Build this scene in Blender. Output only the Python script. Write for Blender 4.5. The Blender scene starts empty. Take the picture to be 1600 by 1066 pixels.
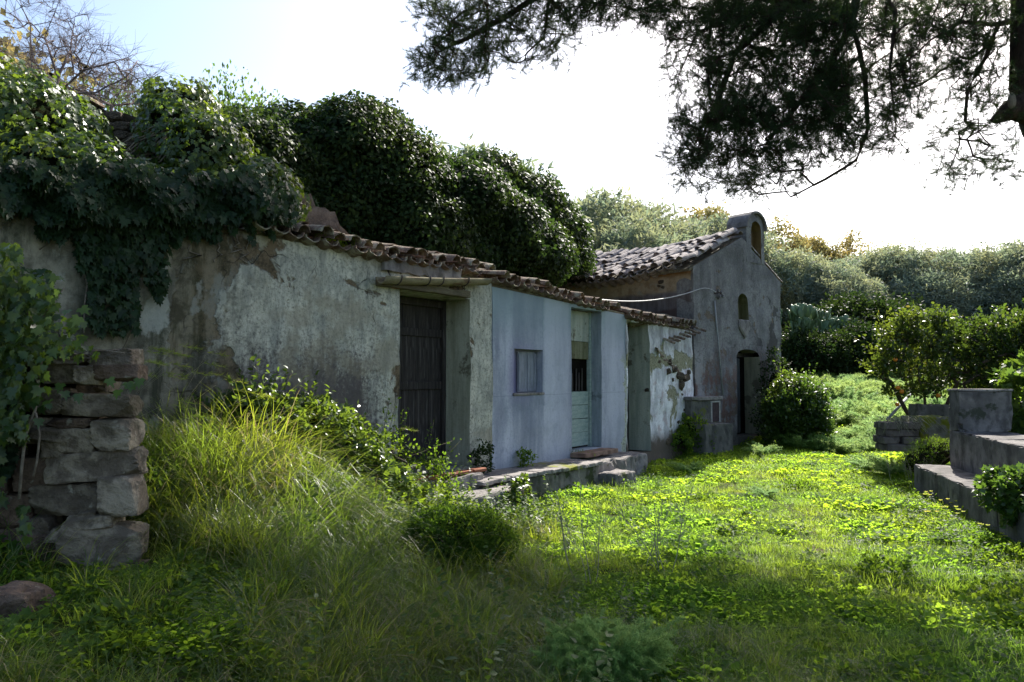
import bpy, bmesh, math, random
import numpy as np
from mathutils import Vector, Matrix, Euler, noise as mnoise

random.seed(7)
RNG = np.random.default_rng(7)
PI = math.pi
SC = bpy.context.scene
COL = SC.collection

# ------------------------------------------------------------------ camera, sky, sun, exposure
F = 1155.0                      # focal length in pixels of the 1600 px wide photograph
PITCH = math.radians(2.83)
EYE = np.array([0.0, 0.0, 1.6])
cam_d = bpy.data.cameras.new('camera')
cam_d.sensor_width = 36.0
cam_d.lens = 36.0 * F / 1600.0
cam_d.clip_start = 0.05
cam_d.clip_end = 2000
cam = bpy.data.objects.new('camera', cam_d)
COL.objects.link(cam)
cam.location = EYE
cam.rotation_euler = (PI / 2 + PITCH, 0, 0)
SC.camera = cam

SUN_AZ = math.radians(28.5)     # to the right of +Y
SUN_EL = math.radians(40.0)
world = bpy.data.worlds.new('World')
SC.world = world
world.use_nodes = True
wn = world.node_tree
wn.nodes.clear()
sky = wn.nodes.new('ShaderNodeTexSky')
sky.sky_type = 'NISHITA'
sky.sun_disc = False
sky.sun_elevation = SUN_EL
sky.sun_rotation = SUN_AZ
sky.air_density = 1.0
sky.dust_density = 2.3
sky.ozone_density = 1.5
bg = wn.nodes.new('ShaderNodeBackground')
bg.inputs['Strength'].default_value = 0.115
wo = wn.nodes.new('ShaderNodeOutputWorld')
wn.links.new(sky.outputs[0], bg.inputs[0])
wn.links.new(bg.outputs[0], wo.inputs[0])

sun_d = bpy.data.lights.new('sun', 'SUN')
sun_d.energy = 5.0
sun_d.angle = math.radians(0.5)
sun_d.color = (1.0, 0.95, 0.86)
sun = bpy.data.objects.new('sun', sun_d)
COL.objects.link(sun)
sdir = Vector((math.sin(SUN_AZ) * math.cos(SUN_EL), math.cos(SUN_AZ) * math.cos(SUN_EL), math.sin(SUN_EL)))
sun.rotation_euler = sdir.to_track_quat('Z', 'Y').to_euler()
sun.location = sdir * 60

SC.view_settings.view_transform = 'Standard'
SC.view_settings.look = 'None'
SC.view_settings.exposure = 1.3
SC.view_settings.gamma = 1.0
SC.view_settings.use_curve_mapping = False
SC.render.engine = 'CYCLES'
SC.cycles.max_bounces = 6
SC.cycles.diffuse_bounces = 3
SC.cycles.glossy_bounces = 2
SC.cycles.transmission_bounces = 4
SC.cycles.transparent_max_bounces = 6
SC.cycles.use_denoising = True

# ------------------------------------------------------------------ projection helpers
cp, sp = math.cos(PITCH), math.sin(PITCH)


def ray(px, py):
    u = (px - 800.0) / F
    v = (533.0 - py) / F
    return np.array([u, cp - v * sp, sp + v * cp])


def P(px, py, Y):
    """the point of the place seen at pixel (px,py) of the photograph, Y metres ahead"""
    r = ray(px, py)
    return EYE + r * (Y / r[1])


class Plane:
    """a vertical plane: t runs along it, u stands out from it, z is up. Local frame x=t, y=-u."""

    def __init__(s, ox, oy, ang):
        s.o = np.array([ox, oy]); s.ang = ang
        s.d = np.array([math.cos(ang), math.sin(ang)])
        s.n = np.array([math.sin(ang), -math.cos(ang)])

    def hit(s, px, py, u=0.0):
        r = ray(px, py)
        o = s.o + s.n * u
        k = ((o - EYE[:2]) @ s.n) / (r[:2] @ s.n)
        w = EYE + r * k
        return float((w[:2] - s.o) @ s.d), float(w[2])

    def t(s, px, u=0.0):
        return s.hit(px, 560, u)[0]

    def pt(s, t, u, z):
        q = s.o + s.d * t + s.n * u
        return (float(q[0]), float(q[1]), z)


HUT = Plane(-0.256, 9.86, math.atan2(0.819, 0.574))
CHF = Plane(3.95, 16.0, math.atan2(0.656, 0.755))          # chapel front
CHS = Plane(3.95, 16.0, math.atan2(-0.755, 0.656))         # chapel side (t negative going back)


def fnoise(x, y, s=0):
    x = np.asarray(x, float); y = np.asarray(y, float)
    r = 0
    for i, (a, b, c) in enumerate([(1.0, .7, 1.), (-1.3, 1.9, .6), (2.9, -2.3, .4), (4.1, 5.3, .25), (-7.7, 6.1, .15)]):
        r = r + c * np.sin(a * x + b * y + 1.7 * i + s) * np.cos(b * x * .8 - a * y * 1.1 + 2.3 * i + 2 * s)
    return r / 1.6


def sst(a, b, x):
    k = np.clip((np.asarray(x, float) - a) / (b - a), 0, 1)
    return k * k * (3 - 2 * k)


def hgt(x, y):
    x = np.asarray(x, float); y = np.asarray(y, float)
    t = (x - HUT.o[0]) * HUT.d[0] + (y - HUT.o[1]) * HUT.d[1]
    bank = 0.52 * sst(-0.2, -2.0, x) * sst(11.5, 8.0, y) * sst(-8, 1, y)
    far = 0.105 * np.clip(y - 17.5, 0, 28) + 0.02 * np.clip(y - 45, 0, 200)
    leftfar = 0.5 * sst(0, -6, x) * sst(9, 13, y)
    right = .3 * sst(15.3, 23, y) * sst(4.3, 6.4, x)
    un = (x - HUT.o[0]) * HUT.n[0] + (y - HUT.o[1]) * HUT.n[1]
    bank = bank + .40 * sst(1.45, .5, un) * sst(-3.3, -4.7, t) * (un > -.3)
    und = 0.035 * fnoise(x * 1.1, y * 1.1) + 0.015 * fnoise(x * 4, y * 4, 2)
    return bank + far + leftfar + right + und * sst(120, 20, y)


def H(x, y):
    return float(hgt(x, y))


def ground_at(px, py, iters=30):
    """where the pixel's ray meets the ground"""
    r = ray(px, py)
    k = 1.0
    last = None
    for i in range(4000):
        w = EYE + r * k
        if w[2] < H(w[0], w[1]):
            return w
        k += 0.02
        if k > 80:
            break
    return EYE + r * 60


# ------------------------------------------------------------------ object helpers
def tag(o, label=None, cat=None, group=None, kind=None):
    if label: o['label'] = label
    if cat: o['category'] = cat
    if group: o['group'] = group
    if kind: o['kind'] = kind
    return o


def thing(name, label, cat, loc=(0, 0, 0), rotz=0.0, group=None, kind=None):
    o = bpy.data.objects.new(name, None)
    COL.objects.link(o)
    o.location = loc
    o.rotation_euler = (0, 0, rotz)
    o.empty_display_size = 0.1
    return tag(o, label, cat, group, kind)


def obj(name, me, m=None, parent=None, loc=None, rot=None, scale=None, label=None, kind=None, world=False):
    o = bpy.data.objects.new(name, me)
    COL.objects.link(o)
    if m is not None and len(me.materials) == 0:
        if isinstance(m, (list, tuple)):
            for q in m: me.materials.append(q)
        else:
            me.materials.append(m)
    if parent is not None:
        o.parent = parent
        if world:
            me.transform(Matrix.Rotation(-parent.rotation_euler[2], 4, 'Z') @ Matrix.Translation(-Vector(parent.location)))
    if loc is not None: o.location = loc
    if rot is not None: o.rotation_euler = rot
    if scale is not None: o.scale = scale
    if label: o['label'] = label
    if kind: o['kind'] = kind
    return o


def mesh(name, verts, faces, smooth=False):
    me = bpy.data.meshes.new(name)
    me.from_pydata([tuple(v) for v in verts], [], [tuple(f) for f in faces])
    me.update()
    if smooth:
        me.polygons.foreach_set('use_smooth', [True] * len(me.polygons))
    return me


def bm_mesh(name, bm, smooth=False):
    me = bpy.data.meshes.new(name)
    bmesh.ops.recalc_face_normals(bm, faces=bm.faces)
    bm.to_mesh(me); bm.free()
    if smooth:
        me.polygons.foreach_set('use_smooth', [True] * len(me.polygons))
    return me


def box_bm(bm, x0, x1, y0, y1, z0, z1, jit=0.0, cuts=0):
    """a box with optional subdivision and uneven faces"""
    g = bmesh.ops.create_cube(bm, size=1.0)
    vs = g['verts']
    for v in vs:
        v.co = Vector((x0 + (v.co.x + .5) * (x1 - x0), y0 + (v.co.y + .5) * (y1 - y0), z0 + (v.co.z + .5) * (z1 - z0)))
    if cuts:
        es = set()
        for v in vs:
            for e in v.link_edges: es.add(e)
        bmesh.ops.subdivide_edges(bm, edges=list(es), cuts=cuts, use_grid_fill=True)
        vs = list(bm.verts)
    if jit:
        for v in vs:
            n = mnoise.noise_vector(v.co * 6.0) * jit + mnoise.noise_vector(v.co * 23.0) * jit * .5
            v.co += n
    return vs


def slab(name, size, jit=0.01, cuts=5, bevel=0.012):
    """a worn masonry block, centred in x and y, from z=0 up"""
    bm = bmesh.new()
    sx, sy, sz = size
    box_bm(bm, -sx / 2, sx / 2, -sy / 2, sy / 2, 0, sz)
    if bevel:
        bmesh.ops.bevel(bm, geom=list(bm.edges), offset=bevel, segments=2, affect='EDGES', profile=.6)
    long = max(sx, sy, sz)
    for axis, s in ((0, sx), (1, sy), (2, sz)):
        n = int(s / long * cuts * 3)
        for i in range(1, n):
            co = [0, 0, 0]; no = [0, 0, 0]
            co[axis] = (-s / 2 if axis < 2 else 0) + s * i / n
            no[axis] = 1
            bmesh.ops.bisect_plane(bm, geom=list(bm.verts) + list(bm.edges) + list(bm.faces), plane_co=co, plane_no=no)
    off = Vector((random.random() * 50, random.random() * 50, 0))
    hx, hy = sx / 2, sy / 2
    for v in bm.verts:
        near = [abs(abs(v.co.x) - hx) < .016, abs(abs(v.co.y) - hy) < .016, min(abs(v.co.z), abs(v.co.z - sz)) < .016]
        if sum(near) >= 2 and sz > .04:
            k = mnoise.noise(v.co * 7 + off) + .5 * mnoise.noise(v.co * 21 + off)
            if k > .12:
                q = Vector((-math.copysign(1, v.co.x) * near[0], -math.copysign(1, v.co.y) * near[1], (-1 if v.co.z > sz / 2 else 1) * near[2]))
                v.co += q * min(.03, (k - .12) * .06) * min(1.0, sz / .15)
    for v in bm.verts:
        v.co += mnoise.noise_vector(v.co * 3.5 + off) * jit * 1.3 + mnoise.noise_vector(v.co * 17 + off) * jit * .5
    return bm_mesh(name, bm)


def tube_arrays(polys, sides=6):
    V = []; Fc = []
    for pts, rad in polys:
        pts = [np.asarray(p, float) for p in pts]
        n = len(pts)
        if n < 2: continue
        base = len(V)
        for i in range(n):
            a = pts[max(0, i - 1)]; b = pts[min(n - 1, i + 1)]
            d = b - a
            L = np.linalg.norm(d); d = d / (L + 1e-9)
            ref = np.array([0, 0, 1.]) if abs(d[2]) < .9 else np.array([1., 0, 0])
            s = np.cross(d, ref); s /= np.linalg.norm(s) + 1e-9
            w = np.cross(s, d)
            r = rad[i] if hasattr(rad, '__len__') else rad
            for k in range(sides):
                an = 2 * PI * k / sides
                V.append(pts[i] + (s * math.cos(an) + w * math.sin(an)) * r)
        for i in range(n - 1):
            for k in range(sides):
                k2 = (k + 1) % sides
                Fc.append((base + i * sides + k, base + i * sides + k2, base + (i + 1) * sides + k2, base + (i + 1) * sides + k))
        Fc.append(tuple(base + (n - 1) * sides + k for k in range(sides)))
        Fc.append(tuple(base + k for k in reversed(range(sides))))
    return V, Fc


def tube(name, polys, sides=6):
    V, Fc = tube_arrays(polys, sides)
    return mesh(name, V, Fc, smooth=True)


# ------------------------------------------------------------------ material helpers
class NT:
    def __init__(s, name):
        s.m = bpy.data.materials.new(name)
        s.m.use_nodes = True
        s.t = s.m.node_tree
        s.t.nodes.clear()
        s.out = s.t.nodes.new('ShaderNodeOutputMaterial')
        s.tc = s.t.nodes.new('ShaderNodeTexCoord')

    def n(s, typ, **kw):
        q = s.t.nodes.new(typ)
        for k, v in kw.items(): setattr(q, k, v)
        return q

    def l(s, a, b): s.t.links.new(a, b)

    def mapping(s, scale=(1, 1, 1), loc=(0, 0, 0), src='Object'):
        mp = s.n('ShaderNodeMapping')
        mp.inputs['Scale'].default_value = scale
        mp.inputs['Location'].default_value = loc
        s.l(s.tc.outputs[src], mp.inputs[0])
        return mp.outputs[0]

    def noise(s, scale, vec=None, detail=5, rough=.55, dist=0.0):
        q = s.n('ShaderNodeTexNoise')
        q.inputs['Scale'].default_value = scale
        q.inputs['Detail'].default_value = detail
        q.inputs['Roughness'].default_value = rough
        q.inputs['Distortion'].default_value = dist
        s.l(vec if vec is not None else s.tc.outputs['Object'], q.inputs['Vector'])
        return q.outputs['Fac']

    def ramp(s, src, a, b, c0=0.0, c1=1.0):
        q = s.n('ShaderNodeMapRange')
        q.interpolation_type = 'SMOOTHSTEP'
        q.inputs[1].default_value = a; q.inputs[2].default_value = b
        q.inputs[3].default_value = c0; q.inputs[4].default_value = c1
        s.l(src, q.inputs[0])
        return q.outputs[0]

    def mix(s, f, a, b):
        q = s.n('ShaderNodeMix', data_type='RGBA')
        for i, v in ((0, f), (6, a), (7, b)):
            if isinstance(v, (int, float)): q.inputs[i].default_value = v
            elif isinstance(v, (tuple, list)): q.inputs[i].default_value = (*v[:3], 1)
            else: s.l(v, q.inputs[i])
        return q.outputs[2]

    def math(s, op, a, b=None):
        q = s.n('ShaderNodeMath', operation=op)
        q.use_clamp = False
        for i, v in ((0, a), (1, b)):
            if v is None: continue
            if isinstance(v, (int, float)): q.inputs[i].default_value = v
            else: s.l(v, q.inputs[i])
        return q.outputs[0]

    def sep(s, src='Object'):
        q = s.n('ShaderNodeSeparateXYZ')
        s.l(s.tc.outputs[src], q.inputs[0])
        return q.outputs

    def band(s, coord, a, b, soft):
        """1 between a and b along coord"""
        up = s.ramp(coord, a - soft, a + soft)
        dn = s.ramp(coord, b - soft, b + soft, 1, 0)
        return s.math('MULTIPLY', up, dn)

    def finish(s, color, rough=.9, bump=None, dist=.01, spec=.2, strength=1.0):
        p = s.n('ShaderNodeBsdfPrincipled')
        if isinstance(color, (tuple, list)): p.inputs['Base Color'].default_value = (*color[:3], 1)
        else: s.l(color, p.inputs['Base Color'])
        if isinstance(rough, (int, float)): p.inputs['Roughness'].default_value = rough
        else: s.l(rough, p.inputs['Roughness'])
        p.inputs['Specular IOR Level'].default_value = spec
        if bump is not None:
            b = s.n('ShaderNodeBump')
            b.inputs['Distance'].default_value = dist
            b.inputs['Strength'].default_value = strength
            s.l(bump, b.inputs['Height'])
            s.l(b.outputs[0], p.inputs['Normal'])
        s.l(p.outputs[0], s.out.inputs['Surface'])
        return s.m


def leaf_mat(name, dark, light, trans, tfac=.45, rough=.45, spec=.4, dry=None, dryf=0.0):
    s = NT(name)
    at = s.n('ShaderNodeAttribute'); at.attribute_name = 'rnd'
    oi = s.n('ShaderNodeObjectInfo')
    r = s.math('ADD', s.math('MULTIPLY', at.outputs['Fac'], .75), s.math('MULTIPLY', oi.outputs['Random'], .25))
    c = s.mix(r, dark, light)
    tcol = s.mix(r, tuple(v * .75 for v in trans), trans)
    if dry:
        d = s.ramp(at.outputs['Fac'], 1 - dryf - .01, 1 - dryf)
        c = s.mix(d, c, dry); tcol = s.mix(d, tcol, dry)
    ge = s.n('ShaderNodeNewGeometry')
    pn = s.ramp(s.noise(.9, ge.outputs['Position'], 4, .6), .38, .62)
    hs = s.n('ShaderNodeMix', data_type='RGBA', blend_type='MULTIPLY')
    hs.inputs[0].default_value = 1.0
    s.l(c, hs.inputs[6]); s.l(s.mix(pn, (.82, .90, .88), (1.10, 1.03, .92)), hs.inputs[7]); c = hs.outputs[2]
    ht = s.n('ShaderNodeMix', data_type='RGBA', blend_type='MULTIPLY')
    ht.inputs[0].default_value = 1.0
    s.l(tcol, ht.inputs[6]); s.l(s.mix(pn, (.74, .86, .9), (1.08, 1.02, .85)), ht.inputs[7]); tcol = ht.outputs[2]
    p = s.n('ShaderNodeBsdfPrincipled')
    s.l(c, p.inputs['Base Color'])
    p.inputs['Roughness'].default_value = rough
    p.inputs['Specular IOR Level'].default_value = spec
    t = s.n('ShaderNodeBsdfTranslucent')
    s.l(tcol, t.inputs['Color'])
    mx = s.n('ShaderNodeMixShader')
    mx.inputs[0].default_value = tfac
    s.l(p.outputs[0], mx.inputs[1]); s.l(t.outputs[0], mx.inputs[2])
    s.l(mx.outputs[0], s.out.inputs['Surface'])
    return s.m


def simple_mat(name, c1, c2, scale=8, rough=.9, bumpd=.006, spec=.15, stretch=(1, 1, 1), c3=None):
    s = NT(name)
    v = s.mapping(stretch)
    a = s.noise(scale, v, 6, .65)
    b = s.noise(scale * 7, v, 4, .6)
    f = s.ramp(a, .35, .65)
    c = s.mix(f, c1, c2)
    c = s.mix(s.ramp(b, .35, .75, 0, .45), c, tuple(x * .45 for x in c1))
    if c3:
        c = s.mix(s.ramp(s.noise(scale * .6, s.mapping(stretch, (7, 3, 1)), 4), .56, .63), c, c3)
    return s.finish(c, rough, s.math('ADD', a, s.math('MULTIPLY', b, .5)), bumpd, spec)


# ---- foliage
M_IVY = leaf_mat('ivy_leaf', (.006, .017, .009), (.026, .052, .018), (.10, .17, .02), .24, .48, .22)  # darker ivy copy, shade of hanging and inner leaves put into the colour
M_IVYLIT = leaf_mat('ivy_leaf_lit', (.012, .032, .010), (.06, .105, .02), (.26, .36, .03), .38, .36, .45)  # paler copy of the same ivy, sunlight put into the colour
M_THICK = leaf_mat('thicket_leaf', (.008, .020, .009), (.034, .062, .020), (.11, .18, .03), .28, .55, .12)
M_OLIVE = leaf_mat('olive_leaf', (.09, .115, .10), (.29, .33, .29), (.40, .44, .24), .40, .6, .12)  # silvery leaf tone, lightened further to stand in for distant haze
M_AUTUMN = leaf_mat('autumn_leaf', (.16, .14, .07), (.30, .25, .11), (.42, .34, .12), .45, .6, .1)
M_HEDGE = leaf_mat('hedge_leaf', (.010, .024, .011), (.032, .055, .018), (.07, .12, .02), .28, .6, .1)
M_CITRUS = leaf_mat('citrus_leaf', (.016, .038, .012), (.055, .090, .02), (.20, .28, .03), .36, .36, .4, (.35, .30, .05), .06)
M_BUSH = leaf_mat('bush_leaf', (.02, .05, .014), (.07, .12, .025), (.22, .34, .035), .4, .35, .5)
M_STALK = leaf_mat('stalk_leaf', (.02, .05, .014), (.07, .12, .025), (.26, .38, .035), .42, .5, .2)
M_CLOVER = leaf_mat('clover_leaf', (.030, .085, .012), (.09, .17, .022), (.54, .78, .06), .60, .65, .12)
M_GRASS = leaf_mat('grass_blade', (.022, .070, .016), (.075, .145, .028), (.46, .64, .06), .55, .45, .35, (.26, .22, .09), .05)
M_LONG = leaf_mat('long_grass_blade', (.012, .042, .014), (.050, .10, .024), (.46, .58, .05), .52, .36, .45, (.36, .30, .15), .10)
M_FENNEL = leaf_mat('fennel_thread', (.07, .17, .04), (.17, .30, .09), (.52, .70, .24), .5, .5, .25)
M_WEED = leaf_mat('weed_leaf', (.018, .052, .012), (.065, .12, .022), (.28, .44, .03), .48, .55, .12)
M_PINE = leaf_mat('pine_needle', (.010, .025, .011), (.035, .06, .022), (.08, .13, .03), .28, .5, .2)
M_CACT = leaf_mat('cactus_pad', (.09, .15, .08), (.16, .22, .12), (.10, .16, .04), .08, .45, .4)
M_YFLOWER = leaf_mat('yellow_petal', (.55, .50, .04), (.7, .65, .06), (.75, .75, .1), .5, .6, .2)
M_BARK = simple_mat('bark', (.06, .045, .035), (.12, .095, .075), 14, .95, .012, .1, (1, 1, .35))
M_PINEBARK = simple_mat('pine_bark', (.03, .022, .018), (.075, .05, .04), 9, .95, .03, .1, (1, 1, .4))
M_TWIG = simple_mat('twig', (.10, .08, .06), (.17, .14, .11), 20, .9, .003, .1)
M_BARE = simple_mat('bare_twig', (.13, .10, .10), (.21, .17, .165), 20, .9, .003, .1)
M_VINE = simple_mat('vine_stem', (.16, .13, .10), (.28, .24, .19), 20, .9, .003, .1)
M_CORE = simple_mat('tangle', (.010, .012, .007), (.022, .022, .012), 6, 1, .05, .0)  # near-black stand-in for the shade inside foliage, also on seed pods
M_DRY = simple_mat('dry_stalk', (.22, .22, .14), (.36, .34, .22), 30, .8, .002, .2)
M_CUT = simple_mat('cut_wood', (.16, .13, .10), (.24, .2, .16), 12, .9)


def m_stone(name, a, b, lich=(.30, .28, .22)):
    s = NT(name)
    oi = s.n('ShaderNodeObjectInfo')
    mp = s.n('ShaderNodeVectorMath', operation='ADD')
    s.l(s.tc.outputs['Object'], mp.inputs[0]); s.l(oi.outputs['Location'], mp.inputs[1])
    v = mp.outputs[0]
    n1 = s.noise(6, v, 7, .62, .3); n2 = s.noise(34, v, 5, .65); n3 = s.noise(2.4, v, 3)
    c = s.mix(s.ramp(n1, .42, .58), a, b)
    c = s.mix(s.math('MULTIPLY', oi.outputs['Random'], .6), c, tuple(x * .5 for x in a))
    c = s.mix(s.ramp(n2, .52, .72, 0, .5), c, tuple(x * .4 for x in a))
    c = s.mix(s.ramp(s.noise(11, v, 6, .7), .60, .68, 0, .7), c, lich)
    c = s.mix(s.ramp(n3, .55, .75, 0, .5), c, (.10, .085, .05))
    vor = s.n('ShaderNodeTexVoronoi'); vor.inputs['Scale'].default_value = 5
    s.l(v, vor.inputs['Vector'])
    h = s.math('ADD', s.math('MULTIPLY', n1, 1.4), s.math('MULTIPLY', n2, .35))
    h = s.math('ADD', h, s.math('MULTIPLY', vor.outputs['Distance'], .5))
    return s.finish(c, .92, h, .045, .2)


M_STONE = m_stone('fieldstone', (.15, .12, .09), (.36, .30, .22), (.36, .33, .26))
M_REDSTONE = m_stone('reddish_fieldstone', (.10, .068, .05), (.20, .14, .10))
M_RUBBLE = m_stone('rubble', (.10, .08, .06), (.22, .165, .115), (.30, .27, .21))
M_EARTHFILL = simple_mat('earth_fill', (.03, .024, .017), (.06, .046, .03), 12, 1, .02, .05)


def m_concrete(name, a, b, moss=(.07, .08, .03), mossf=.62):
    s = NT(name)
    st = s.mapping((1.2, 1.2, .75))
    n1 = s.noise(2.2, None, 6, .6); n2 = s.noise(30, None, 5, .7); n3 = s.noise(5, st, 6, .65)
    c = s.mix(s.ramp(n1, .35, .65), a, b)
    c = s.mix(s.ramp(n3, .46, .66, 0, .7), c, tuple(x * .4 for x in a))
    c = s.mix(s.ramp(n2, .5, .75, 0, .4), c, tuple(x * .5 for x in b))
    c = s.mix(s.ramp(s.noise(3.4, s.mapping((1, 1, 1), (3, 8, 1)), 5, .65), mossf, mossf + .08), c, moss)
    return s.finish(c, .93, s.math('ADD', n1, s.math('MULTIPLY', n2, .6)), .014, .2)


M_CONC = m_concrete('weathered_concrete', (.17, .155, .15), (.30, .275, .26))
M_BENCH = m_concrete('bench_concrete', (.10, .093, .09), (.23, .21, .20), (.05, .055, .04), .6)
M_MOSSY = m_concrete('mossy_concrete', (.16, .15, .12), (.24, .23, .18), (.16, .17, .02), .46)
M_BASIN = m_concrete('basin_concrete', (.10, .10, .095), (.19, .18, .16), (.12, .13, .04), .6)


def m_plaster_green():
    s = NT('pale_green_plaster')
    x, y, z = s.sep()
    big = s.noise(.9, None, 6, .6, .4)
    med = s.noise(3.2, None, 7, .68, .3)
    fine = s.noise(26, None, 6, .75)
    streak = s.noise(3.0, s.mapping((1.9, 1.9, .30)), 7, .7)
    streakf = s.noise(7.0, s.mapping((1.3, 1.3, .35), (4, 1, 7)), 7, .72)
    c = s.mix(s.ramp(med, .3, .7), (.40, .385, .315), (.66, .62, .51))
    c = s.mix(s.ramp(streakf, .42, .66, 0, .7), c, (.20, .205, .185))
    c = s.mix(s.ramp(fine, .46, .66, 0, .7), c, (.15, .155, .13))
    c = s.mix(s.ramp(s.noise(60, None, 3, .7), .56, .7, 0, .5), c, (.10, .10, .09))
    # purple brown mould, strongest at mid height and below
    zm = s.band(z, .5, 1.75, .55)
    xm = s.band(x, -5.2, -2.15, .35)
    mm = s.math('ADD', s.math('MULTIPLY', s.math('MULTIPLY', zm, xm), .30), s.math('MULTIPLY', s.ramp(z, .9, .3), .10))
    mould = s.ramp(s.math('ADD', s.math('MULTIPLY', s.math('ADD', streak, fine), .5), mm), .52, .74)
    c = s.mix(s.math('MULTIPLY', mould, .9), c, (.085, .068, .066))
    # warm tan old repair patches
    c = s.mix(s.ramp(s.noise(1.7, s.mapping((1, 1, 1), (9, 2, 4)), 5, .6), .53, .64, 0, .55), c, (.27, .23, .16))
    # peeled ochre stretch and the mossy left end
    och = s.math('ADD', big, s.math('MULTIPLY', s.band(x, -4.55, -3.9, .10), .14))
    peel = s.ramp(s.math('ADD', och, s.math('MULTIPLY', med, .25)), .70, .735)
    och_c = s.mix(s.ramp(s.math('ADD', s.math('MULTIPLY', fine, .5), s.math('MULTIPLY', med, .5)), .42, .58), (.060, .045, .028), (.17, .125, .078))
    c = s.mix(peel, c, och_c)
    left = s.ramp(s.math('ADD', x, s.math('MULTIPLY', med, 1.8)), -2.6, -3.7)
    lc = s.mix(s.ramp(med, .40, .60), (.075, .068, .045), (.25, .23, .165))
    lc = s.mix(s.ramp(streak, .46, .62), lc, (.035, .040, .020))
    lc = s.mix(s.ramp(s.noise(2.3, s.mapping((1, 1, .7), (1, 1, 6)), 6, .6), .56, .60), lc, (.30, .31, .27))
    c = s.mix(s.math('MULTIPLY', left, .8), c, lc)
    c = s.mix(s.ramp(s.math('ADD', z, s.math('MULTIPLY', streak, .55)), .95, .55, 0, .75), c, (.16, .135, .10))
    # hairline cracks
    vor = s.n('ShaderNodeTexVoronoi', feature='DISTANCE_TO_EDGE'); vor.inputs['Scale'].default_value = 1.1
    wv = s.n('ShaderNodeVectorMath', operation='ADD')
    nz = s.n('ShaderNodeTexNoise'); nz.inputs['Scale'].default_value = 3
    s.l(s.tc.outputs['Object'], nz.inputs['Vector'])
    s.l(s.tc.outputs['Object'], wv.inputs[0]); s.l(nz.outputs['Color'], wv.inputs[1])
    s.l(wv.outputs[0], vor.inputs['Vector'])
    crack = s.ramp(vor.outputs['Distance'], .004, .012, 1, 0)
    crack = s.math('MULTIPLY', crack, s.ramp(big, .5, .6))
    c = s.mix(s.math('MULTIPLY', crack, .8), c, (.04, .035, .03))
    h = s.math('ADD', s.math('MULTIPLY', med, .9), s.math('MULTIPLY', fine, .35))
    h = s.math('SUBTRACT', h, s.math('MULTIPLY', peel, .9))
    h = s.math('SUBTRACT', h, s.math('MULTIPLY', crack, .5))
    return s.finish(c, .93, h, .018, .15)


def m_plaster_blue():
    s = NT('blue_grey_plaster')
    x, y, z = s.sep()
    med = s.noise(2.2, None, 7, .65, .3)
    fine = s.noise(24, None, 6, .75)
    streak = s.noise(2.4, s.mapping((3.2, 3.2, .14)), 7, .66)
    streak2 = s.noise(3.0, s.mapping((3.0, 3.0, .16), (5, 2, 1)), 5, .6)
    c = s.mix(s.ramp(s.noise(1.3, s.mapping((1.6, 1.6, .5), (2, 2, 2)), 6, .6), .36, .64), (.26, .275, .335), (.47, .485, .56))
    c = s.mix(s.ramp(streak2, .47, .72, 0, .42), c, (.16, .185, .26))
    c = s.mix(s.ramp(med, .50, .66, 0, .5), c, (.17, .195, .25))
    c = s.mix(s.ramp(fine, .46, .7, 0, .5), c, (.16, .185, .24))
    c = s.mix(s.ramp(s.noise(45, None, 4, .7), .56, .72, 0, .5), c, (.52, .55, .60))
    c = s.mix(s.ramp(z, 2.0, 2.6, 0, .65), c, (.26, .34, .36))       # greenish run-off below the eave
    c = s.mix(s.math('MULTIPLY', s.band(x, .47, 1.26, .02), s.ramp(z, .3, 1.2, .35, 1.0)), c, s.mix(.32, c, (.15, .18, .24)))
    c = s.mix(s.math('MULTIPLY', s.band(x, 1.30, 2.0, .04), .35), c, (.50, .52, .60))
    c = s.mix(s.math('MULTIPLY', s.band(x, 3.2, 3.9, .06), .35), c, (.48, .50, .58))
    # purple stain by the window
    pm = s.math('MULTIPLY', s.band(x, .40, .95, .15), s.band(z, 1.35, 2.0, .2))
    c = s.mix(s.math('MULTIPLY', pm, .5), c, (.24, .17, .36))
    seam = s.band(s.math('ADD', z, s.math('MULTIPLY', med, .02)), 1.355, 1.36, .004)
    c = s.mix(s.math('MULTIPLY', seam, .6), c, (.12, .14, .18))
    # edge that has lost its paint
    edge = s.ramp(s.math('ADD', x, s.math('MULTIPLY', s.noise(2.0, s.mapping((1, 1, 1.4), (3, 3, 3)), 5, .6), .9)), 4.28, 4.32)
    edge = s.math('MULTIPLY', edge, s.ramp(z, 2.15, 1.7))
    ec = s.mix(s.ramp(fine, .35, .62), (.22, .23, .17), (.50, .53, .44))
    c = s.mix(edge, c, ec)
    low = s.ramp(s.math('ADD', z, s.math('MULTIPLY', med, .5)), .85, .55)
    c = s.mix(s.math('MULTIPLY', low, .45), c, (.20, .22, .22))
    h = s.math('ADD', s.math('MULTIPLY', med, .7), s.math('MULTIPLY', fine, .25))
    h = s.math('SUBTRACT', h, s.math('MULTIPLY', edge, .8))
    return s.finish(c, .9, h, .014, .2)


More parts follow.
